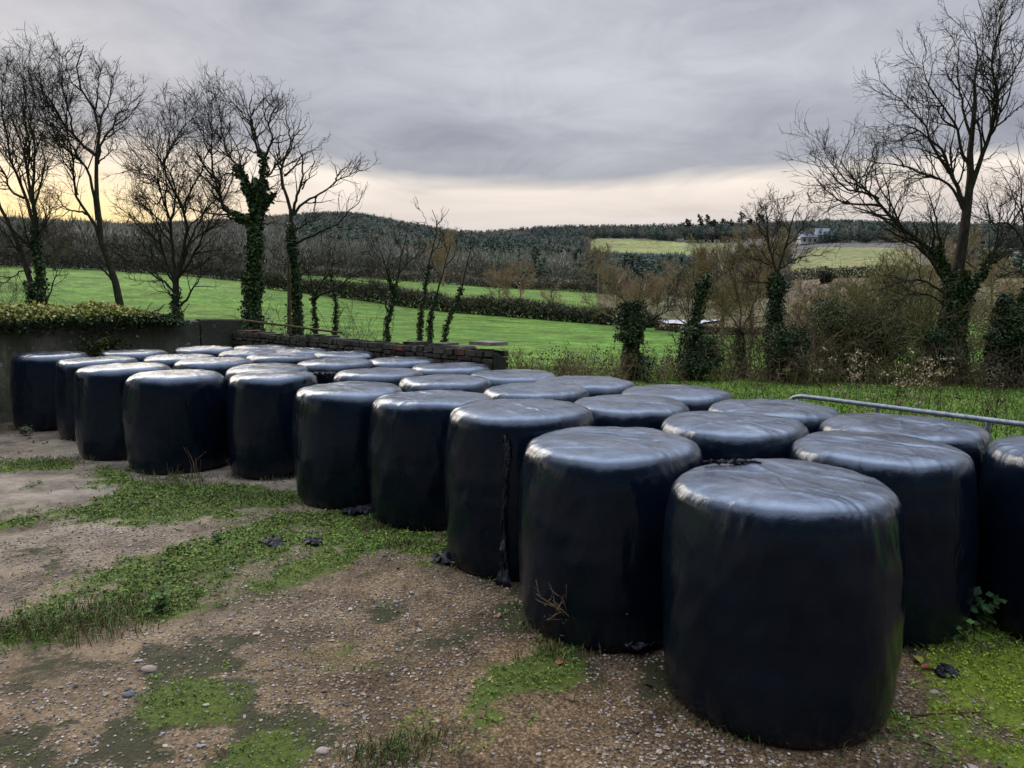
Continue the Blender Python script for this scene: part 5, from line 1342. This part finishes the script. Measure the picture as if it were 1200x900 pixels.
def forest(name, label, px, D, H, tmpl, cols, seed, wid=1.0, var=.25):
    rng = np.random.default_rng(seed)
    n = len(px); a = np.arctan((px - 600) / FPX); x = D * np.sin(a); y = D * np.cos(a); z = terrain_z(x, y)
    ti = rng.integers(0, len(tmpl), n); c = pal(n, cols, var, rng); rot = rng.random(n) * 2 * PI
    mb = MB()
    for k, (v, f) in enumerate(tmpl):
        m = np.where(ti == k)[0]
        if not len(m): continue
        cr, sr = np.cos(rot[m])[:, None], np.sin(rot[m])[:, None]; h = H[m][:, None]; w = h * wid
        V = np.stack([(v[:, 0] * cr - v[:, 1] * sr) * w + x[m][:, None], (v[:, 0] * sr + v[:, 1] * cr) * w + y[m][:, None], v[:, 2] * h + z[m][:, None] - .3], -1)
        F = f[None] + (np.arange(len(m)) * len(v))[:, None, None]
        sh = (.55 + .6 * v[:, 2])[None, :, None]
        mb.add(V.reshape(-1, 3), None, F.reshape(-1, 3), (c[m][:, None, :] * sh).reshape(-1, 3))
    o = mb.build(name, M_FAR)
    o['label'] = label; o['category'] = 'woodland'; return kind(o, 'stuff')

def scatter(n, px0, px1, D0, D1, rng):
    px = rng.uniform(px0, px1, n); D = np.sqrt(rng.uniform(D0 ** 2, D1 ** 2, n)); return px, D

def woods():
    rng = np.random.default_rng(77)
    px, D = scatter(32000, -60, 1260, 165, 720, rng)
    a = np.arctan((px - 600) / FPX); x = D * np.sin(a); y = D * np.cos(a); z = terrain_z(x, y); qx, qy = proj(x, y, z)
    ok = np.ones(len(px), bool)
    for P in (P_PALE, P_SMALL, P_PLANT, P_RIGHT, P_BROWN, P_RFAR): ok &= ~in_poly(qx, qy, P)
    # nothing on the two green fields, nor tall trees hiding the pale field from below
    edge = np.interp(px, [-60, 300, 340, 420, 540, 620, 700, 760], [166, 166, 192, 200, 200, 190, 186, 186]); ok &= D > edge
    ok &= ~((px > 676) & (px < 850) & (D > 420) & (qy > 296) & (qy < 312))
    n1 = fbm(x * .02, y * .02, 61)
    right = px > 790
    # right side is mostly open country with hedgerow trees, woods only on the crest
    crest = np.interp(px, [790, 860, 930, 980, 1060, 1100, 1260], [640, 620, 600, 560, 520, 560, 560])
    ok &= ~(right & (D < crest) & (n1 < .60))
    ok &= ~(right & (px > 920) & (px < 1085) & (D > 330) & (D < 500))
    con = (n1 + .14 * sstep(300, 480, D) - .06 * (px < 330) + .10 * ((px > 560) & (px < 790) & (D > 250)) + .3 * ((px > 960) & (D > 480))) > .50
    con &= ~((px > 660) & (px < 682) & (D > 300))
    H = rng.uniform(.75, 1.25, len(px))
    con |= (px > 350) & (px < 790) & (D > 260) & (n1 > .43)
    con |= (px > 380) & (px < 700) & (D > 340) & (n1 > .36)
    con &= px > 340
    con &= rng.random(len(px)) > .22
    m = ok & con & (D < 430)
    forest('conifer_forest', 'blue green conifer forest on the lower part of the far hills', px[m], D[m], 8.6 * H[m], CONN, [(.090, .138, .108), (.108, .152, .116), (.078, .122, .098), (.122, .150, .104)], 70, 1.25)  # distance haze put into both forests' colours, paled and blued
    m = ok & con & (D >= 430)
    forest('conifer_forest', 'dark blue green conifer forest on the crest of the far hills', px[m], D[m], 8.6 * H[m], CONF, [(.094, .140, .122), (.112, .154, .130), (.082, .124, .112), (.124, .150, .116)], 71, 1.35)
    m = ok & ~con
    forest('bare_woodland', 'brown leafless woodland on the lower slopes of the hills', px[m], D[m], 8.8 * H[m], DEC, [(.235, .218, .180), (.190, .190, .155), (.265, .240, .195), (.180, .200, .140)], 72, 1.1)
    # young plantation in rows
    rr = []
    for D0 in np.arange(300, 470, 7.5):
        for p0 in np.arange(676, 815, 2.3): rr.append((p0 + rng.normal(0, .35) + (D0 - 300) * .02, D0 + rng.normal(0, .5)))
    rr = np.array(rr); a = np.arctan((rr[:, 0] - 600) / FPX); x = rr[:, 1] * np.sin(a); y = rr[:, 1] * np.cos(a); qx, qy = proj(x, y, terrain_z(x, y))
    m = in_poly(qx, qy, P_PLANT)
    forest('conifer_plantation', 'young blue green conifers planted in rows below the pale hill field', rr[m, 0], rr[m, 1], 4.2 * rng.uniform(.8, 1.2, m.sum()), CONN, [(.12, .185, .160), (.14, .205, .175)], 73, 1.15, .15)
woods()

# skyline pines on the far ridge
def pine(px, py, D, H, seed, label):
    rng = np.random.default_rng(seed); a = math.atan((px - 600) / FPX); x, y = D * math.sin(a), D * math.cos(a); z = float(terrain_z(x, y))
    t = thing('pine_tree', label, 'tree', (x, y, z), 'lone pines on the skyline')
    mb = MB(); tubes(mb, np.array([[(0, 0, -.5), (.15, 0, H * .4), (.05, .1, H * .75), (0, 0, H * .95)]]), np.array([[.3, .25, .18, .08]]), 6, (1.1, .9, .8)); mb.build('trunk', M_BARK, t)
    n = 260; k = rng.integers(0, 5, n); cz = np.array([.62, .72, .80, .88, .96])[k] * H; cr = np.array([.16, .22, .2, .15, .07])[k] * H * rng.uniform(.7, 1.2)
    off = rng.normal(size=(5, 2)) * .06 * H
    u = unit(rng.normal(size=(n, 3))) * rng.random((n, 1)) ** .4
    p = np.stack([off[k, 0] + u[:, 0] * cr, off[k, 1] + u[:, 1] * cr, cz + u[:, 2] * .07 * H], 1)
    mb = MB(); leaf_quads(mb, p, rng.uniform(.8, 1.6, n), pal(n, [(.020, .028, .022), (.028, .036, .026)], .25, rng), None, .7, rng); mb.build('crown', M_FAR, t)
PINES = [(802, 14, 'leftmost lone pine on the skyline'), (817, 17, 'tall pine on the skyline, second from the left'), (826, 17, 'broad pine on the skyline, third from the left'), (833, 13, 'short pine on the skyline, fourth from the left'), (844, 13, 'thin pine in the middle of the skyline row'), (852, 12, 'small pine right of the middle of the skyline row'), (864, 18, 'tall broken topped pine on the skyline, third from the right'), (873, 12, 'low pine on the skyline, second from the right'), (885, 16, 'rightmost pine on the skyline, just left of the ivy column tree')]
for i, (px, H, lb) in enumerate(PINES): pine(px, 280, 655, H, 800 + i, lb)

# farmhouse and shed on the right hill
def mat_plain(name, c, rough=.8):
    m, nt, b = new_mat(name); n = noise(nt, pos(nt), .8, 5)
    lk(nt, mixc(nt, n.outputs['Fac'], tuple(x * .75 for x in c), tuple(x * 1.2 for x in c)), b.inputs['Base Color']); b.inputs['Roughness'].default_value = rough; return m
M_WHITE = mat_plain('pale_wall', (.55, .55, .56)); M_SLATE = mat_plain('slate_roof', (.20, .24, .29), .6); M_PANE = mat_plain('window_glass', (.03, .035, .04), .2)
def house(px, D, W, Dp, hw, hr, label, name, wall=M_WHITE, roof=M_SLATE):
    a = math.atan((px - 600) / FPX); x, y = D * math.sin(a), D * math.cos(a); z = float(terrain_z(x, y)) - .2
    t = thing(name, label, 'building', (x, y, z))
    w, d = W / 2, Dp / 2
    v = np.array([(-w, -d, 0), (w, -d, 0), (w, d, 0), (-w, d, 0), (-w, -d, hw), (w, -d, hw), (w, d, hw), (-w, d, hw), (-w, 0, hr), (w, 0, hr)])
    mb = MB(); mb.add(v, [(0, 1, 5, 4), (2, 3, 7, 6), (1, 2, 6, 5), (3, 0, 4, 7)], [(5, 6, 9), (7, 4, 8)]); mb.build('wall', wall, t)
    e = .4; mb = MB()
    for s in (-1, 1):
        q = np.array([(-w - e, s * (d + e), hw - .25), (w + e, s * (d + e), hw - .25), (w + e, 0, hr + .15), (-w - e, 0, hr + .15)]); q2 = q + np.array([0, 0, .2])
        mb.add(np.concatenate([q, q2]), [(0, 1, 2, 3), (4, 5, 6, 7), (0, 1, 5, 4), (1, 2, 6, 5), (3, 0, 4, 7)])
    mb.build('roof', roof, t)
    for k in range(3):
        xx = (-.6 + .6 * k) * w; mb = MB(); mb.add([(xx - .7, -d - .05, hw * .35), (xx + .7, -d - .05, hw * .35), (xx + .7, -d - .05, hw * .75), (xx - .7, -d - .05, hw * .75)], [(0, 1, 2, 3)]); mb.build('window', M_PANE, t)
house(941, 505, 11, 7, 4.4, 6.2, 'low white farm building on the far right hill, left of the slate roofed one', 'farmhouse')
house(958, 508, 9, 8, 4.6, 8.4, 'blue grey roofed farm shed beside the white building on the far right hill', 'farm_shed')
for i, (px, lb) in enumerate(((961, 'left of two small dark shrubs standing by the brown field'), (968, 'right of two small dark shrubs standing by the brown field'))):
    rng = np.random.default_rng(850 + i); a = math.atan((px - 600) / FPX); D = 232; x, y = D * math.sin(a), D * math.cos(a); z = float(terrain_z(x, y)); n = 260
    u = unit(rng.normal(size=(n, 3))) * rng.random((n, 1)) ** .4; mb = MB(); leaf_quads(mb, u * np.array([.8, .8, 1.7]) + np.array([0, 0, 1.7]), .7, pal(n, [(.025, .035, .026)], .3, rng), None, .8, rng)
    tag(mb.build('shrub', M_FAR, origin=None), lb, 'shrub', 'small shrubs by the brown field').location = (x, y, z)

# flood water beyond the hedge
def water():
    m, nt, b = new_mat('water'); n = noise(nt, mapping(nt, pos(nt), (1, 2.5, 1)), 1.2, 3)
    b.inputs['Base Color'].default_value = (.52, .52, .53, 1); b.inputs['Roughness'].default_value = .5; b.inputs['IOR'].default_value = 1.6  # sky reflection painted in as a pale base colour
    lk(nt, bump(nt, n.outputs['Fac'], .08, .05), b.inputs['Normal'])
    rng = np.random.default_rng(5); pts = []
    for k in range(40):
        th = k / 40 * 2 * PI; px = 802 + 36 * math.cos(th) * (1 + .25 * math.sin(3 * th)); D = 128 + 17 * math.sin(th) * (1 + .2 * math.cos(5 * th)); a = math.atan((px - 600) / FPX); pts.append((D * math.sin(a), D * math.cos(a)))
    pts = np.array(pts); c = pts.mean(0); zw = float(max(terrain_z(pts[:, 0], pts[:, 1]).min() + .1, -1.75))
    zz = np.maximum(zw, 0 * pts[:, 0] + zw)
    v = np.concatenate([[[c[0], c[1], zw]], np.stack([pts[:, 0], pts[:, 1], zz], 1)]); f = [(0, 1 + k, 1 + (k + 1) % 40) for k in range(40)]
    mb = MB(); mb.add(v, None, f); kind(mb.build('water', m), 'structure')
water()

# ------------------------------------------------------------------ GROUND COVER
def yard_cover():
    rng = np.random.default_rng(55)
    bl = np.array([(b[0], b[1], b[2]) for b in BALES.values()])
    def free(x, y, pad=0.0):
        m = in_poly(x, y, YARD)
        for bx, by, br in bl: m &= (np.hypot(x - bx, y - by) > br * .93 + pad)
        return m
    # weeds: rosettes of small leaves
    n = 150000
    x = rng.uniform(-11.5, 5.0, n); y = rng.uniform(2.6, 13.5, n)
    m = free(x, y); x, y = x[m], y[m]
    g, d, l = yard_masks(x, y)
    keep = rng.random(len(x)) < (g ** 1.5) * np.interp(np.hypot(x, y), [3, 8, 14], [1, .75, .5])
    x, y, g = x[keep], y[keep], g[keep]
    nl = 6; P = np.repeat(np.stack([x, y, yard_h(x, y, g, 0 * x)], 1), nl, 0)
    P[:, :2] += rng.normal(0, .016, (len(P), 2)); P[:, 2] += rng.random(len(P)) * .022
    hgt = np.repeat(fbm(x * 1.7, y * 1.7, 12), nl)
    nrm = unit(np.stack([rng.normal(0, .5, len(P)), rng.normal(0, .5, len(P)), np.ones(len(P))], 1))
    tone = np.repeat(fbm(x * .9, y * .9, 14), nl)[:, None]
    c = pal(len(P), [(.085, .165, .026), (.145, .23, .032), (.10, .185, .042), (.20, .255, .045)], .3, rng) * (.55 + .9 * tone)
    br = rng.random(len(P)) < .05; c[br] = pal(br.sum(), [(.10, .06, .03), (.13, .09, .045)], .3, rng)
    moss = np.repeat((x > 2.2) & (y < 4.6), nl); c[moss] = pal(moss.sum(), [(.17, .25, .016), (.26, .35, .026), (.11, .17, .018)], .3, rng) * (.5 + .9 * tone[moss])
    size = rng.uniform(.012, .033, len(P)) * (.7 + .8 * hgt); size[moss] *= .62
    low = np.repeat((y < 4.9) & (x < 2.0) & (x > -6), nl) & ~moss; c[low] = c[low] * np.array([.85, .82, .8]); size[low] *= .66
    mb = MB(); leaf_quads(mb, P, size, c, nrm, .62, rng)
    # fringe at the feet of the bales
    for bk, (bx, by, br_, bh) in BALES.items():
        if bk[0] != 'A' and bk not in ('B1', 'C1'): continue
        k = 260; th = rng.uniform(-PI, .25, k) ; keepf = fbm(th * 2.5 + bx * 7, th * 0 + by, 8) > .5; th = th[keepf]; rr_ = br_ * .93 + np.abs(rng.normal(0, .05, len(th)))
        q = np.stack([bx + rr_ * np.cos(th), by + rr_ * np.sin(th), np.full(len(th), .015)], 1); q = q[free(q[:, 0], q[:, 1], -.02)]
        leaf_quads(mb, q + rng.random((len(q), 1)) * np.array([0, 0, .03]), rng.uniform(.015, .04, len(q)), pal(len(q), [(.08, .15, .03), (.10, .08, .05), (.06, .05, .035)], .3, rng), None, .6, rng)
        qb = q[::3]; blades(mb, qb, rng.uniform(.03, .12, len(qb)), .003, pal(len(qb), [(.10, .16, .04), (.17, .14, .08)], .25, rng), .4, rng)
    # grassy tufts
    tuft = [(90, 735, .5, 700, .13), (20, 745, .3, 350, .12), (150, 715, .35, 400, .1), (450, 620, .3, 350, .09), (290, 585, .5, 350, .1), (480, 640, .3, 250, .08), (700, 745, .3, 320, .1), (655, 770, .25, 260, .08), (450, 890, .2, 260, .1), (500, 870, .2, 160, .07), (1160, 735, .35, 260, .1), (60, 545, .5, 260, .14), (200, 565, .6, 240, .12), (1130, 770, .3, 200, .08), (160, 600, .5, 260, .08)]
    for px, py, r, k, h in tuft:
        gp = on_ground(px, py); q = np.stack([gp[0] + rng.normal(0, r * .5, k), gp[1] + rng.normal(0, r * .3, k), np.full(k, .015)], 1); q = q[free(q[:, 0], q[:, 1], .02)]
        blades(mb, q, rng.uniform(.4, 1.1, len(q)) * h, .0035, pal(len(q), [(.06, .12, .025), (.09, .15, .03), (.15, .13, .06), (.12, .09, .04)], .25, rng), .45, rng)
    o = mb.build('ground_weeds', M_LEAF); o['label'] = 'low green weeds and moss growing over the gravel'; o['category'] = 'weeds'; kind(o, 'stuff')
    # loose stones of the gravel
    n = 60000; x = rng.uniform(-5, 4.2, n); y = 2.7 + (rng.random(n) ** 1.5) * 5.0; m = free(x, y); x, y = x[m], y[m]
    g, d, l = yard_masks(x, y); keep = rng.random(len(x)) < (1 - .95 * np.maximum(g, d * .8)) * sstep(.30, .55, fbm(x * 1.6, y * 1.6, 19)); x, y = x[keep], y[keep]; g = g[keep]; d = d[keep]
    oc = np.array([(1, 0, 0), (-1, 0, 0), (0, 1, 0), (0, -1, 0), (0, 0, 1), (0, 0, -1), (.62, .62, .45), (-.62, .62, .5), (.62, -.62, .4), (-.6, -.6, .5)], float)
    of = np.array([(0, 6, 4), (6, 2, 4), (2, 7, 4), (7, 1, 4), (1, 9, 4), (9, 3, 4), (3, 8, 4), (8, 0, 4), (0, 2, 6), (2, 1, 7), (1, 3, 9), (3, 0, 8)])
    k = len(x); V = oc[None] * (1 + rng.normal(0, .18, (k, 10, 1))); s = rng.uniform(.0045, .0105, k) * np.where(rng.random(k) < .03, 1.8, 1); V = V * np.stack([s * rng.uniform(.8, 1.4, k), s, s * rng.uniform(.5, .8, k)], 1)[:, None, :]
    a = rng.random(k) * 2 * PI; ca, sa = np.cos(a)[:, None], np.sin(a)[:, None]
    W = np.stack([V[..., 0] * ca - V[..., 1] * sa + x[:, None], V[..., 0] * sa + V[..., 1] * ca + y[:, None], V[..., 2] + (yard_h(x, y, g, d) + .3 * s)[:, None]], -1)
    c = pal(k, [(.27, .21, .145), (.35, .28, .20), (.20, .17, .135), (.28, .265, .245), (.11, .09, .07), (.45, .38, .30)], .2, rng)
    mb = MB(); mb.add(W.reshape(-1, 3), None, (of[None] + (np.arange(k) * 10)[:, None, None]).reshape(-1, 3), np.repeat(c, 10, 0))
    o = mb.build('gravel', M_STONE_LOOSE); o['label'] = 'loose brown gravel stones over the yard'; o['category'] = 'gravel'; kind(o, 'stuff')
    # dead leaves
    n = 2600; x = rng.uniform(-11, 4.8, n); y = rng.uniform(2.8, 14.5, n); w = (rng.random(n) < .14) | ((x < -7) & (y > 10.5)) ; m = free(x, y, .01) & w; x, y = x[m], y[m]
    q = np.stack([x, y, np.full(len(x), .03)], 1); mb = MB()
    leaf_quads(mb, q, rng.uniform(.03, .075, len(x)), pal(len(x), [(.13, .075, .04), (.09, .055, .03), (.16, .11, .06), (.17, .07, .04)], .3, rng), unit(np.stack([rng.normal(0, .35, len(x)), rng.normal(0, .35, len(x)), np.ones(len(x))], 1)), .7, rng)
    o = mb.build('dead_leaves', M_LEAF); o['label'] = 'brown fallen leaves scattered on the yard'; o['category'] = 'leaves'; kind(o, 'stuff')

def mat_loose():
    m, nt, b = new_mat('loose_stone'); n = noise(nt, pos(nt), 160, 3)
    lk(nt, mixc(nt, 1.0, attr(nt).outputs['Color'], ramp(nt, n.outputs['Fac'], [(.3, .7), (.7, 1.2)]).outputs[0], 'MULTIPLY'), b.inputs['Base Color']); b.inputs['Roughness'].default_value = .85; b.inputs['Specular IOR Level'].default_value = .3
    return m
M_STONE_LOOSE = mat_loose()
yard_cover()

def field_grass():
    rng = np.random.default_rng(66)
    n = 120000; D = np.sqrt(rng.uniform(6.5 ** 2, 25 ** 2, n)); a = np.radians(rng.uniform(-6, 42, n)); x, y = D * np.sin(a), D * np.cos(a)
    m = ~in_poly(x, y, YARD); x, y = x[m], y[m]
    p = np.stack([x, y, terrain_z(x, y)], 1); tone = fbm(x * .8, y * .8, 15)[:, None]
    c = pal(len(x), [(.15, .27, .042), (.19, .30, .048), (.24, .27, .085), (.12, .22, .036)], .25, rng) * (.65 + .8 * tone)
    mb = MB(); blades(mb, p, rng.uniform(.03, .085, len(x)) * (.6 + tone[:, 0]), .007 + .0002 * np.hypot(x, y), c, .5, rng)
    o = mb.build('grass', M_LEAF); o['label'] = 'short green grass of the field strip behind the bales'; o['category'] = 'grass'; kind(o, 'stuff')
field_grass()

# ------------------------------------------------------------------ SMALL PLANTS
def tall_weed(px, py, top, Y, seed, label, umbel, tint, n=3, group='tall dead weeds by the metal rail'):
    rng = np.random.default_rng(seed); b0 = at_y(px, py, Y); z = float(terrain_z(b0[0], Y)) if not in_poly(np.array([b0[0]]), np.array([Y]), YARD)[0] else .0
    H = at_y(px, top, Y)[2] - z
    t = thing('dead_weed', label, 'weed', (b0[0], Y, z), group)
    st = []
    for k in range(n):
        l = rng.normal(0, .10, 2); h = H * rng.uniform(.75, 1.0); x0 = rng.normal(0, .06, 2)
        st.append(resample([(x0[0], x0[1], 0), (x0[0] + l[0] * h * .35, x0[1] + l[1] * h * .35, h * .5), (x0[0] + l[0] * h, x0[1] + l[1] * h, h)], 10))
    st = np.array(st); r = np.linspace(.006, .0025, 10)[None] * np.ones((n, 1)); mb = MB(); tubes(mb, st, r, 5, tint)
    p1, r1 = sprout(st, r, 4.0, (.15, .35), (25, 55), .12, .12, 5, .002, (.08, .4), .35, rng=rng); tubes(mb, p1, r1, 3, tint)
    mb.build('stalks', M_BARK, t)
    ends = np.concatenate([st[:, -1], p1[:, -1]]); 
    if umbel:
        m = 14; q = np.repeat(ends, m, 0); q = q + rng.normal(size=q.shape) * np.array([.035, .035, .018]); mb = MB()
        leaf_quads(mb, q, rng.uniform(.016, .04, len(q)), pal(len(q), [(.34, .28, .17), (.22, .17, .10), (.40, .34, .22)], .25, rng), None, .8, rng); sh = mb.build('seed_heads', M_LEAF, t); sh['kind'] = 'stuff'
    else:
        q = np.repeat(p1[:, 2], 5, 0); q = q + rng.normal(size=q.shape) * .03; mb = MB()
        leaf_quads(mb, q, rng.uniform(.03, .07, len(q)), pal(len(q), [(.10, .075, .045), (.07, .08, .03)], .3, rng), None, .4, rng); mb.build('leaves', M_LEAF, t)
W = [
 (985, 500, 402, 10.5, 'tall dead weed with pale umbrella seed heads left of the first rail post', True), (1010, 500, 410, 10.2, 'dead weed with seed heads right behind the first rail post', True),
 (1045, 505, 398, 10.0, 'tall dead weed with seed heads between the two rail posts, left one', True), (1062, 505, 420, 9.6, 'shorter dead weed between the two rail posts, in front of the taller pair', True),
 (1085, 508, 405, 10.3, 'dead weed with seed heads in front of the foot of the big tree', True), (1108, 508, 422, 9.8, 'thin dead weed left of the second rail post', False),
 (1135, 510, 400, 9.6, 'tall pale stalk just left of the second rail post', False), (1165, 512, 418, 9.4, 'pale leaning stalk just right of the second rail post', False),
 (950, 480, 428, 11.5, 'low dark stalks at the curved end of the rail', False), (885, 470, 430, 12.5, 'dry stalks on the grass left of the rail end', False), (905, 470, 428, 12.8, 'dry stalks on the grass nearest the rail end', False),
 (1188, 515, 440, 9.0, 'dead stalk at the right edge above the rail', False), (868, 462, 425, 14, 'thin dry stalks on the grass below the young brushy tree', False), (1030, 505, 440, 9.4, 'short dead stalk close behind the rail between the posts', False)]
for i, (px, py, top, Y, lb, um) in enumerate(W): tall_weed(px, py, top, Y, 1000 + i, lb, um, (2.0, 1.5, 1.1))

def twig_bush():
    rng = np.random.default_rng(12); g = on_ground(688, 762)
    t = thing('twig_bush', 'leafless twiggy weed at the foot of the second nearest bale', 'weed', (g[0], g[1], 0.01))
    n = 9; st = []
    for k in range(n):
        a = rng.uniform(-.9, .9); h = rng.uniform(.20, .42); dx = math.sin(a) * h
        st.append(resample([(rng.normal(0, .03), rng.normal(0, .02), 0), (dx * .45, rng.normal(-.02, .03), h * .55), (dx * 1.1, rng.normal(-.05, .04), h)], 8))
    st = np.array(st); r = np.linspace(.0045, .0028, 8)[None] * np.ones((n, 1)); mb = MB(); tubes(mb, st, r, 5, (6.0, 4.8, 3.8))
    p1, r1 = sprout(st, r, 13, (.25, .5), (30, 60), .05, .12, 5, .0022, (.04, .16), .2, rng=rng); tubes(mb, p1, r1, 4, (6.0, 4.8, 3.8)); mb.build('twigs', M_BARK, t)
    q = np.repeat(p1[:, -1], 2, 0) + rng.normal(0, .008, (len(p1) * 2, 3)); mb = MB(); leaf_quads(mb, q, rng.uniform(.008, .02, len(q)), pal(len(q), [(.15, .1, .06), (.1, .09, .04)], .3, rng), None, .5, rng); mb.build('leaves', M_LEAF, t)
twig_bush()
def dry_stalks(px, py, label, seed, n=5, h=.28):
    rng = np.random.default_rng(seed); g = on_ground(px, py); st = []
    for k in range(n):
        x0 = rng.normal(0, .05); st.append(resample([(x0, 0, 0), (x0 + rng.normal(0, .02), rng.normal(0, .02), h * .5), (x0 + rng.normal(0, .05), rng.normal(0, .04), h * rng.uniform(.6, 1))], 7))
    mb = MB(); tubes(mb, np.array(st), np.linspace(.004, .0025, 7)[None] * np.ones((n, 1)), 4, (3.0, 2.4, 1.7)); o = mb.build('dry_stalks', M_BARK); o.location = (g[0], g[1], .01); tag(o, label, 'weed', 'dry stalks at the bale feet')
dry_stalks(228, 562, 'thin dry upright stalks at the foot of the streaked bale', 61, 6, .42)
dry_stalks(205, 561, 'short dry stalks left at the foot of the streaked bale', 62, 4, .22)
dry_stalks(1185, 735, 'dry bent stalks at the right edge beside the leafy weed', 63, 7, .3)

def leafy_weed(px, py, seed, label, n=26, h=.3, size=.07, cols=((.025, .062, .028), (.04, .09, .035), (.06, .12, .03))):
    rng = np.random.default_rng(seed); g = on_ground(px, py)
    t = thing('leafy_weed', label, 'weed', (g[0], g[1], .01), 'leafy weeds in the yard')
    st = []
    for k in range(max(4, n // 4)):
        l = rng.normal(0, .35, 2); hh = h * rng.uniform(.5, 1.0); st.append(resample([(0, 0, 0), (l[0] * hh * .4, l[1] * hh * .4, hh * .6), (l[0] * hh, l[1] * hh, hh)], 7))
    st = np.array(st); mb = MB(); tubes(mb, st, np.full(st.shape[:2], .0028), 4, (1.2, 1.6, .8)); mb.build('stems', M_BARK, t)
    m = 7; q = st[:, [2, 3, 4, 5, 6]].reshape(-1, 3); q = np.repeat(q, 2, 0) + rng.normal(0, .03, (len(q) * 2, 3)) * (h / .3); mb = MB()
    leaf_quads(mb, q, rng.uniform(.6, 1.2, len(q)) * size, pal(len(q), cols, .25, rng), unit(np.stack([rng.normal(0, .5, len(q)), rng.normal(-.3, .5, len(q)), np.ones(len(q))], 1)), .75, rng); mb.build('leaves', M_LEAF, t)
leafy_weed(1142, 738, 71, 'bluish green leafy weed against the bale at the right edge', 44, .34, .075)
leafy_weed(1122, 752, 72, 'small bright leafy weed in front of the bluish green one', 16, .2, .05, ((.08, .14, .03), (.06, .12, .03)))
leafy_weed(1082, 745, 73, 'tiny pale leaved sprig between the two right hand front bales', 8, .16, .05, ((.12, .17, .06),))
leafy_weed(822, 838, 74, 'tiny green seedling at the left foot of the nearest bale', 10, .07, .03, ((.03, .075, .02),))
leafy_weed(190, 722, 75, 'bright green nettle clump at the lower edge of the weed strip', 30, .16, .055, ((.055, .125, .02), (.08, .16, .025)))
leafy_weed(30, 512, 76, 'grey green weed at the foot of the grey wall', 26, .22, .07, ((.05, .075, .035),))
leafy_weed(255, 640, 77, 'low nettle in the middle of the green weed strip', 20, .12, .04, ((.05, .11, .022),))

def rock(px, py, s, seed, label, c, name='stone'):
    rng = np.random.default_rng(seed); g = on_ground(px, py); nu, nv = 18, 12; u, v = np.meshgrid(np.linspace(0, 2 * PI, nu, endpoint=False), np.linspace(.05, PI - .05, nv), indexing='ij')
    d = np.stack([np.cos(u) * np.sin(v), np.sin(u) * np.sin(v), np.cos(v)], -1); r = 1 + .5 * (fbm(d[..., 0] * 1.6 + seed, d[..., 1] * 1.6 + d[..., 2] * 2, seed, 3) - .5)
    p = d * r[..., None] * np.array([s, s * .75, s * .45]); i, j = np.meshgrid(np.arange(nu), np.arange(nv - 1), indexing='ij'); i2 = (i + 1) % nu
    q = np.stack([i * nv + j, i * nv + j + 1, i2 * nv + j + 1, i2 * nv + j], -1).reshape(-1, 4); mb = MB(); mb.add(p.reshape(-1, 3), q, None, c)
    o = mb.build(name, M_STONE_LOOSE, smooth=True); o.location = (g[0], g[1], .012 + s * .2); tag(o, label, 'stone', 'stones on the gravel')
rock(298, 803, .022, 81, 'small grey stone on the gravel below the dark moss', (.13, .135, .15))
rock(152, 818, .04, 82, 'flat bluish grey stone beside the dark moss patch, lower left', (.12, .125, .14))
rock(378, 884, .035, 83, 'pale flat stone at the bottom edge', (.36, .30, .25))
rock(175, 788, .05, 84, 'pinkish flat stone set in the gravel, lower left', (.32, .25, .21))
rock(1095, 815, .03, 85, 'pale stone in the moss right of the nearest bale', (.30, .26, .22))
def single_leaf(px, py, s, label, c, seed):
    rng = np.random.default_rng(seed); g = on_ground(px, py); n = 9; t = np.linspace(0, 1, n); w = np.sin(t * PI) ** .8 * s * .36
    v = np.concatenate([np.stack([t * s - s / 2, w, .3 * s * t * (1 - t) + .4 * w], 1), np.stack([t * s - s / 2, 0 * w, .3 * s * t * (1 - t)], 1), np.stack([t * s - s / 2, -w, .3 * s * t * (1 - t) + .4 * w], 1)])
    q = [(k * n + i, k * n + i + 1, (k + 1) * n + i + 1, (k + 1) * n + i) for k in range(2) for i in range(n - 1)]
    mb = MB(); mb.add(v, q, None, c); o = mb.build('fallen_leaf', M_LEAF, smooth=True); o.location = (g[0], g[1], .035); o.rotation_euler = (.15, -.1, rng.random() * 6); tag(o, label, 'leaf', 'single fallen leaves')
single_leaf(1087, 789, .075, 'single red fallen leaf on the moss right of the nearest bale', (.28, .07, .05), 1)
single_leaf(1075, 779, .085, 'single yellow fallen leaf beside the red one', (.26, .25, .05), 2)
single_leaf(656, 783, .06, 'single orange brown leaf in the weeds below the twiggy weed', (.24, .10, .05), 3)
rod('stick', [on_ground(1070, 838, .03), on_ground(1105, 836, .04), on_ground(1150, 834, .03)], .006, .004, M_BARK, 'thin reddish stick lying on the moss right of the nearest bale', 'stick', 6, 10, (3.0, 1.9, 1.4))

# ------------------------------------------------------------------ CAMERA / RENDER
cam = bpy.data.cameras.new('camera'); co = bpy.data.objects.new('camera', cam); COL.objects.link(co)
cam.sensor_fit = 'HORIZONTAL'; cam.sensor_width = 36.0; cam.lens = 36.0 * FPX / 1200.0
co.location = (0, 0, CAMH); co.rotation_euler = (PI / 2 - PITCH, 0, 0)
cam.clip_start = 0.05; cam.clip_end = 20000
scene.camera = co
scene.cycles.max_bounces = 5; scene.cycles.diffuse_bounces = 3; scene.cycles.glossy_bounces = 3
scene.view_settings.view_transform = 'Standard'; scene.view_settings.look = 'None'
scene.view_settings.exposure = 0; scene.view_settings.gamma = 1
print('built in %.1fs' % (time.time() - T0), 'tris', sum(len(o.data.polygons) for o in bpy.data.objects if o.type == 'MESH'))
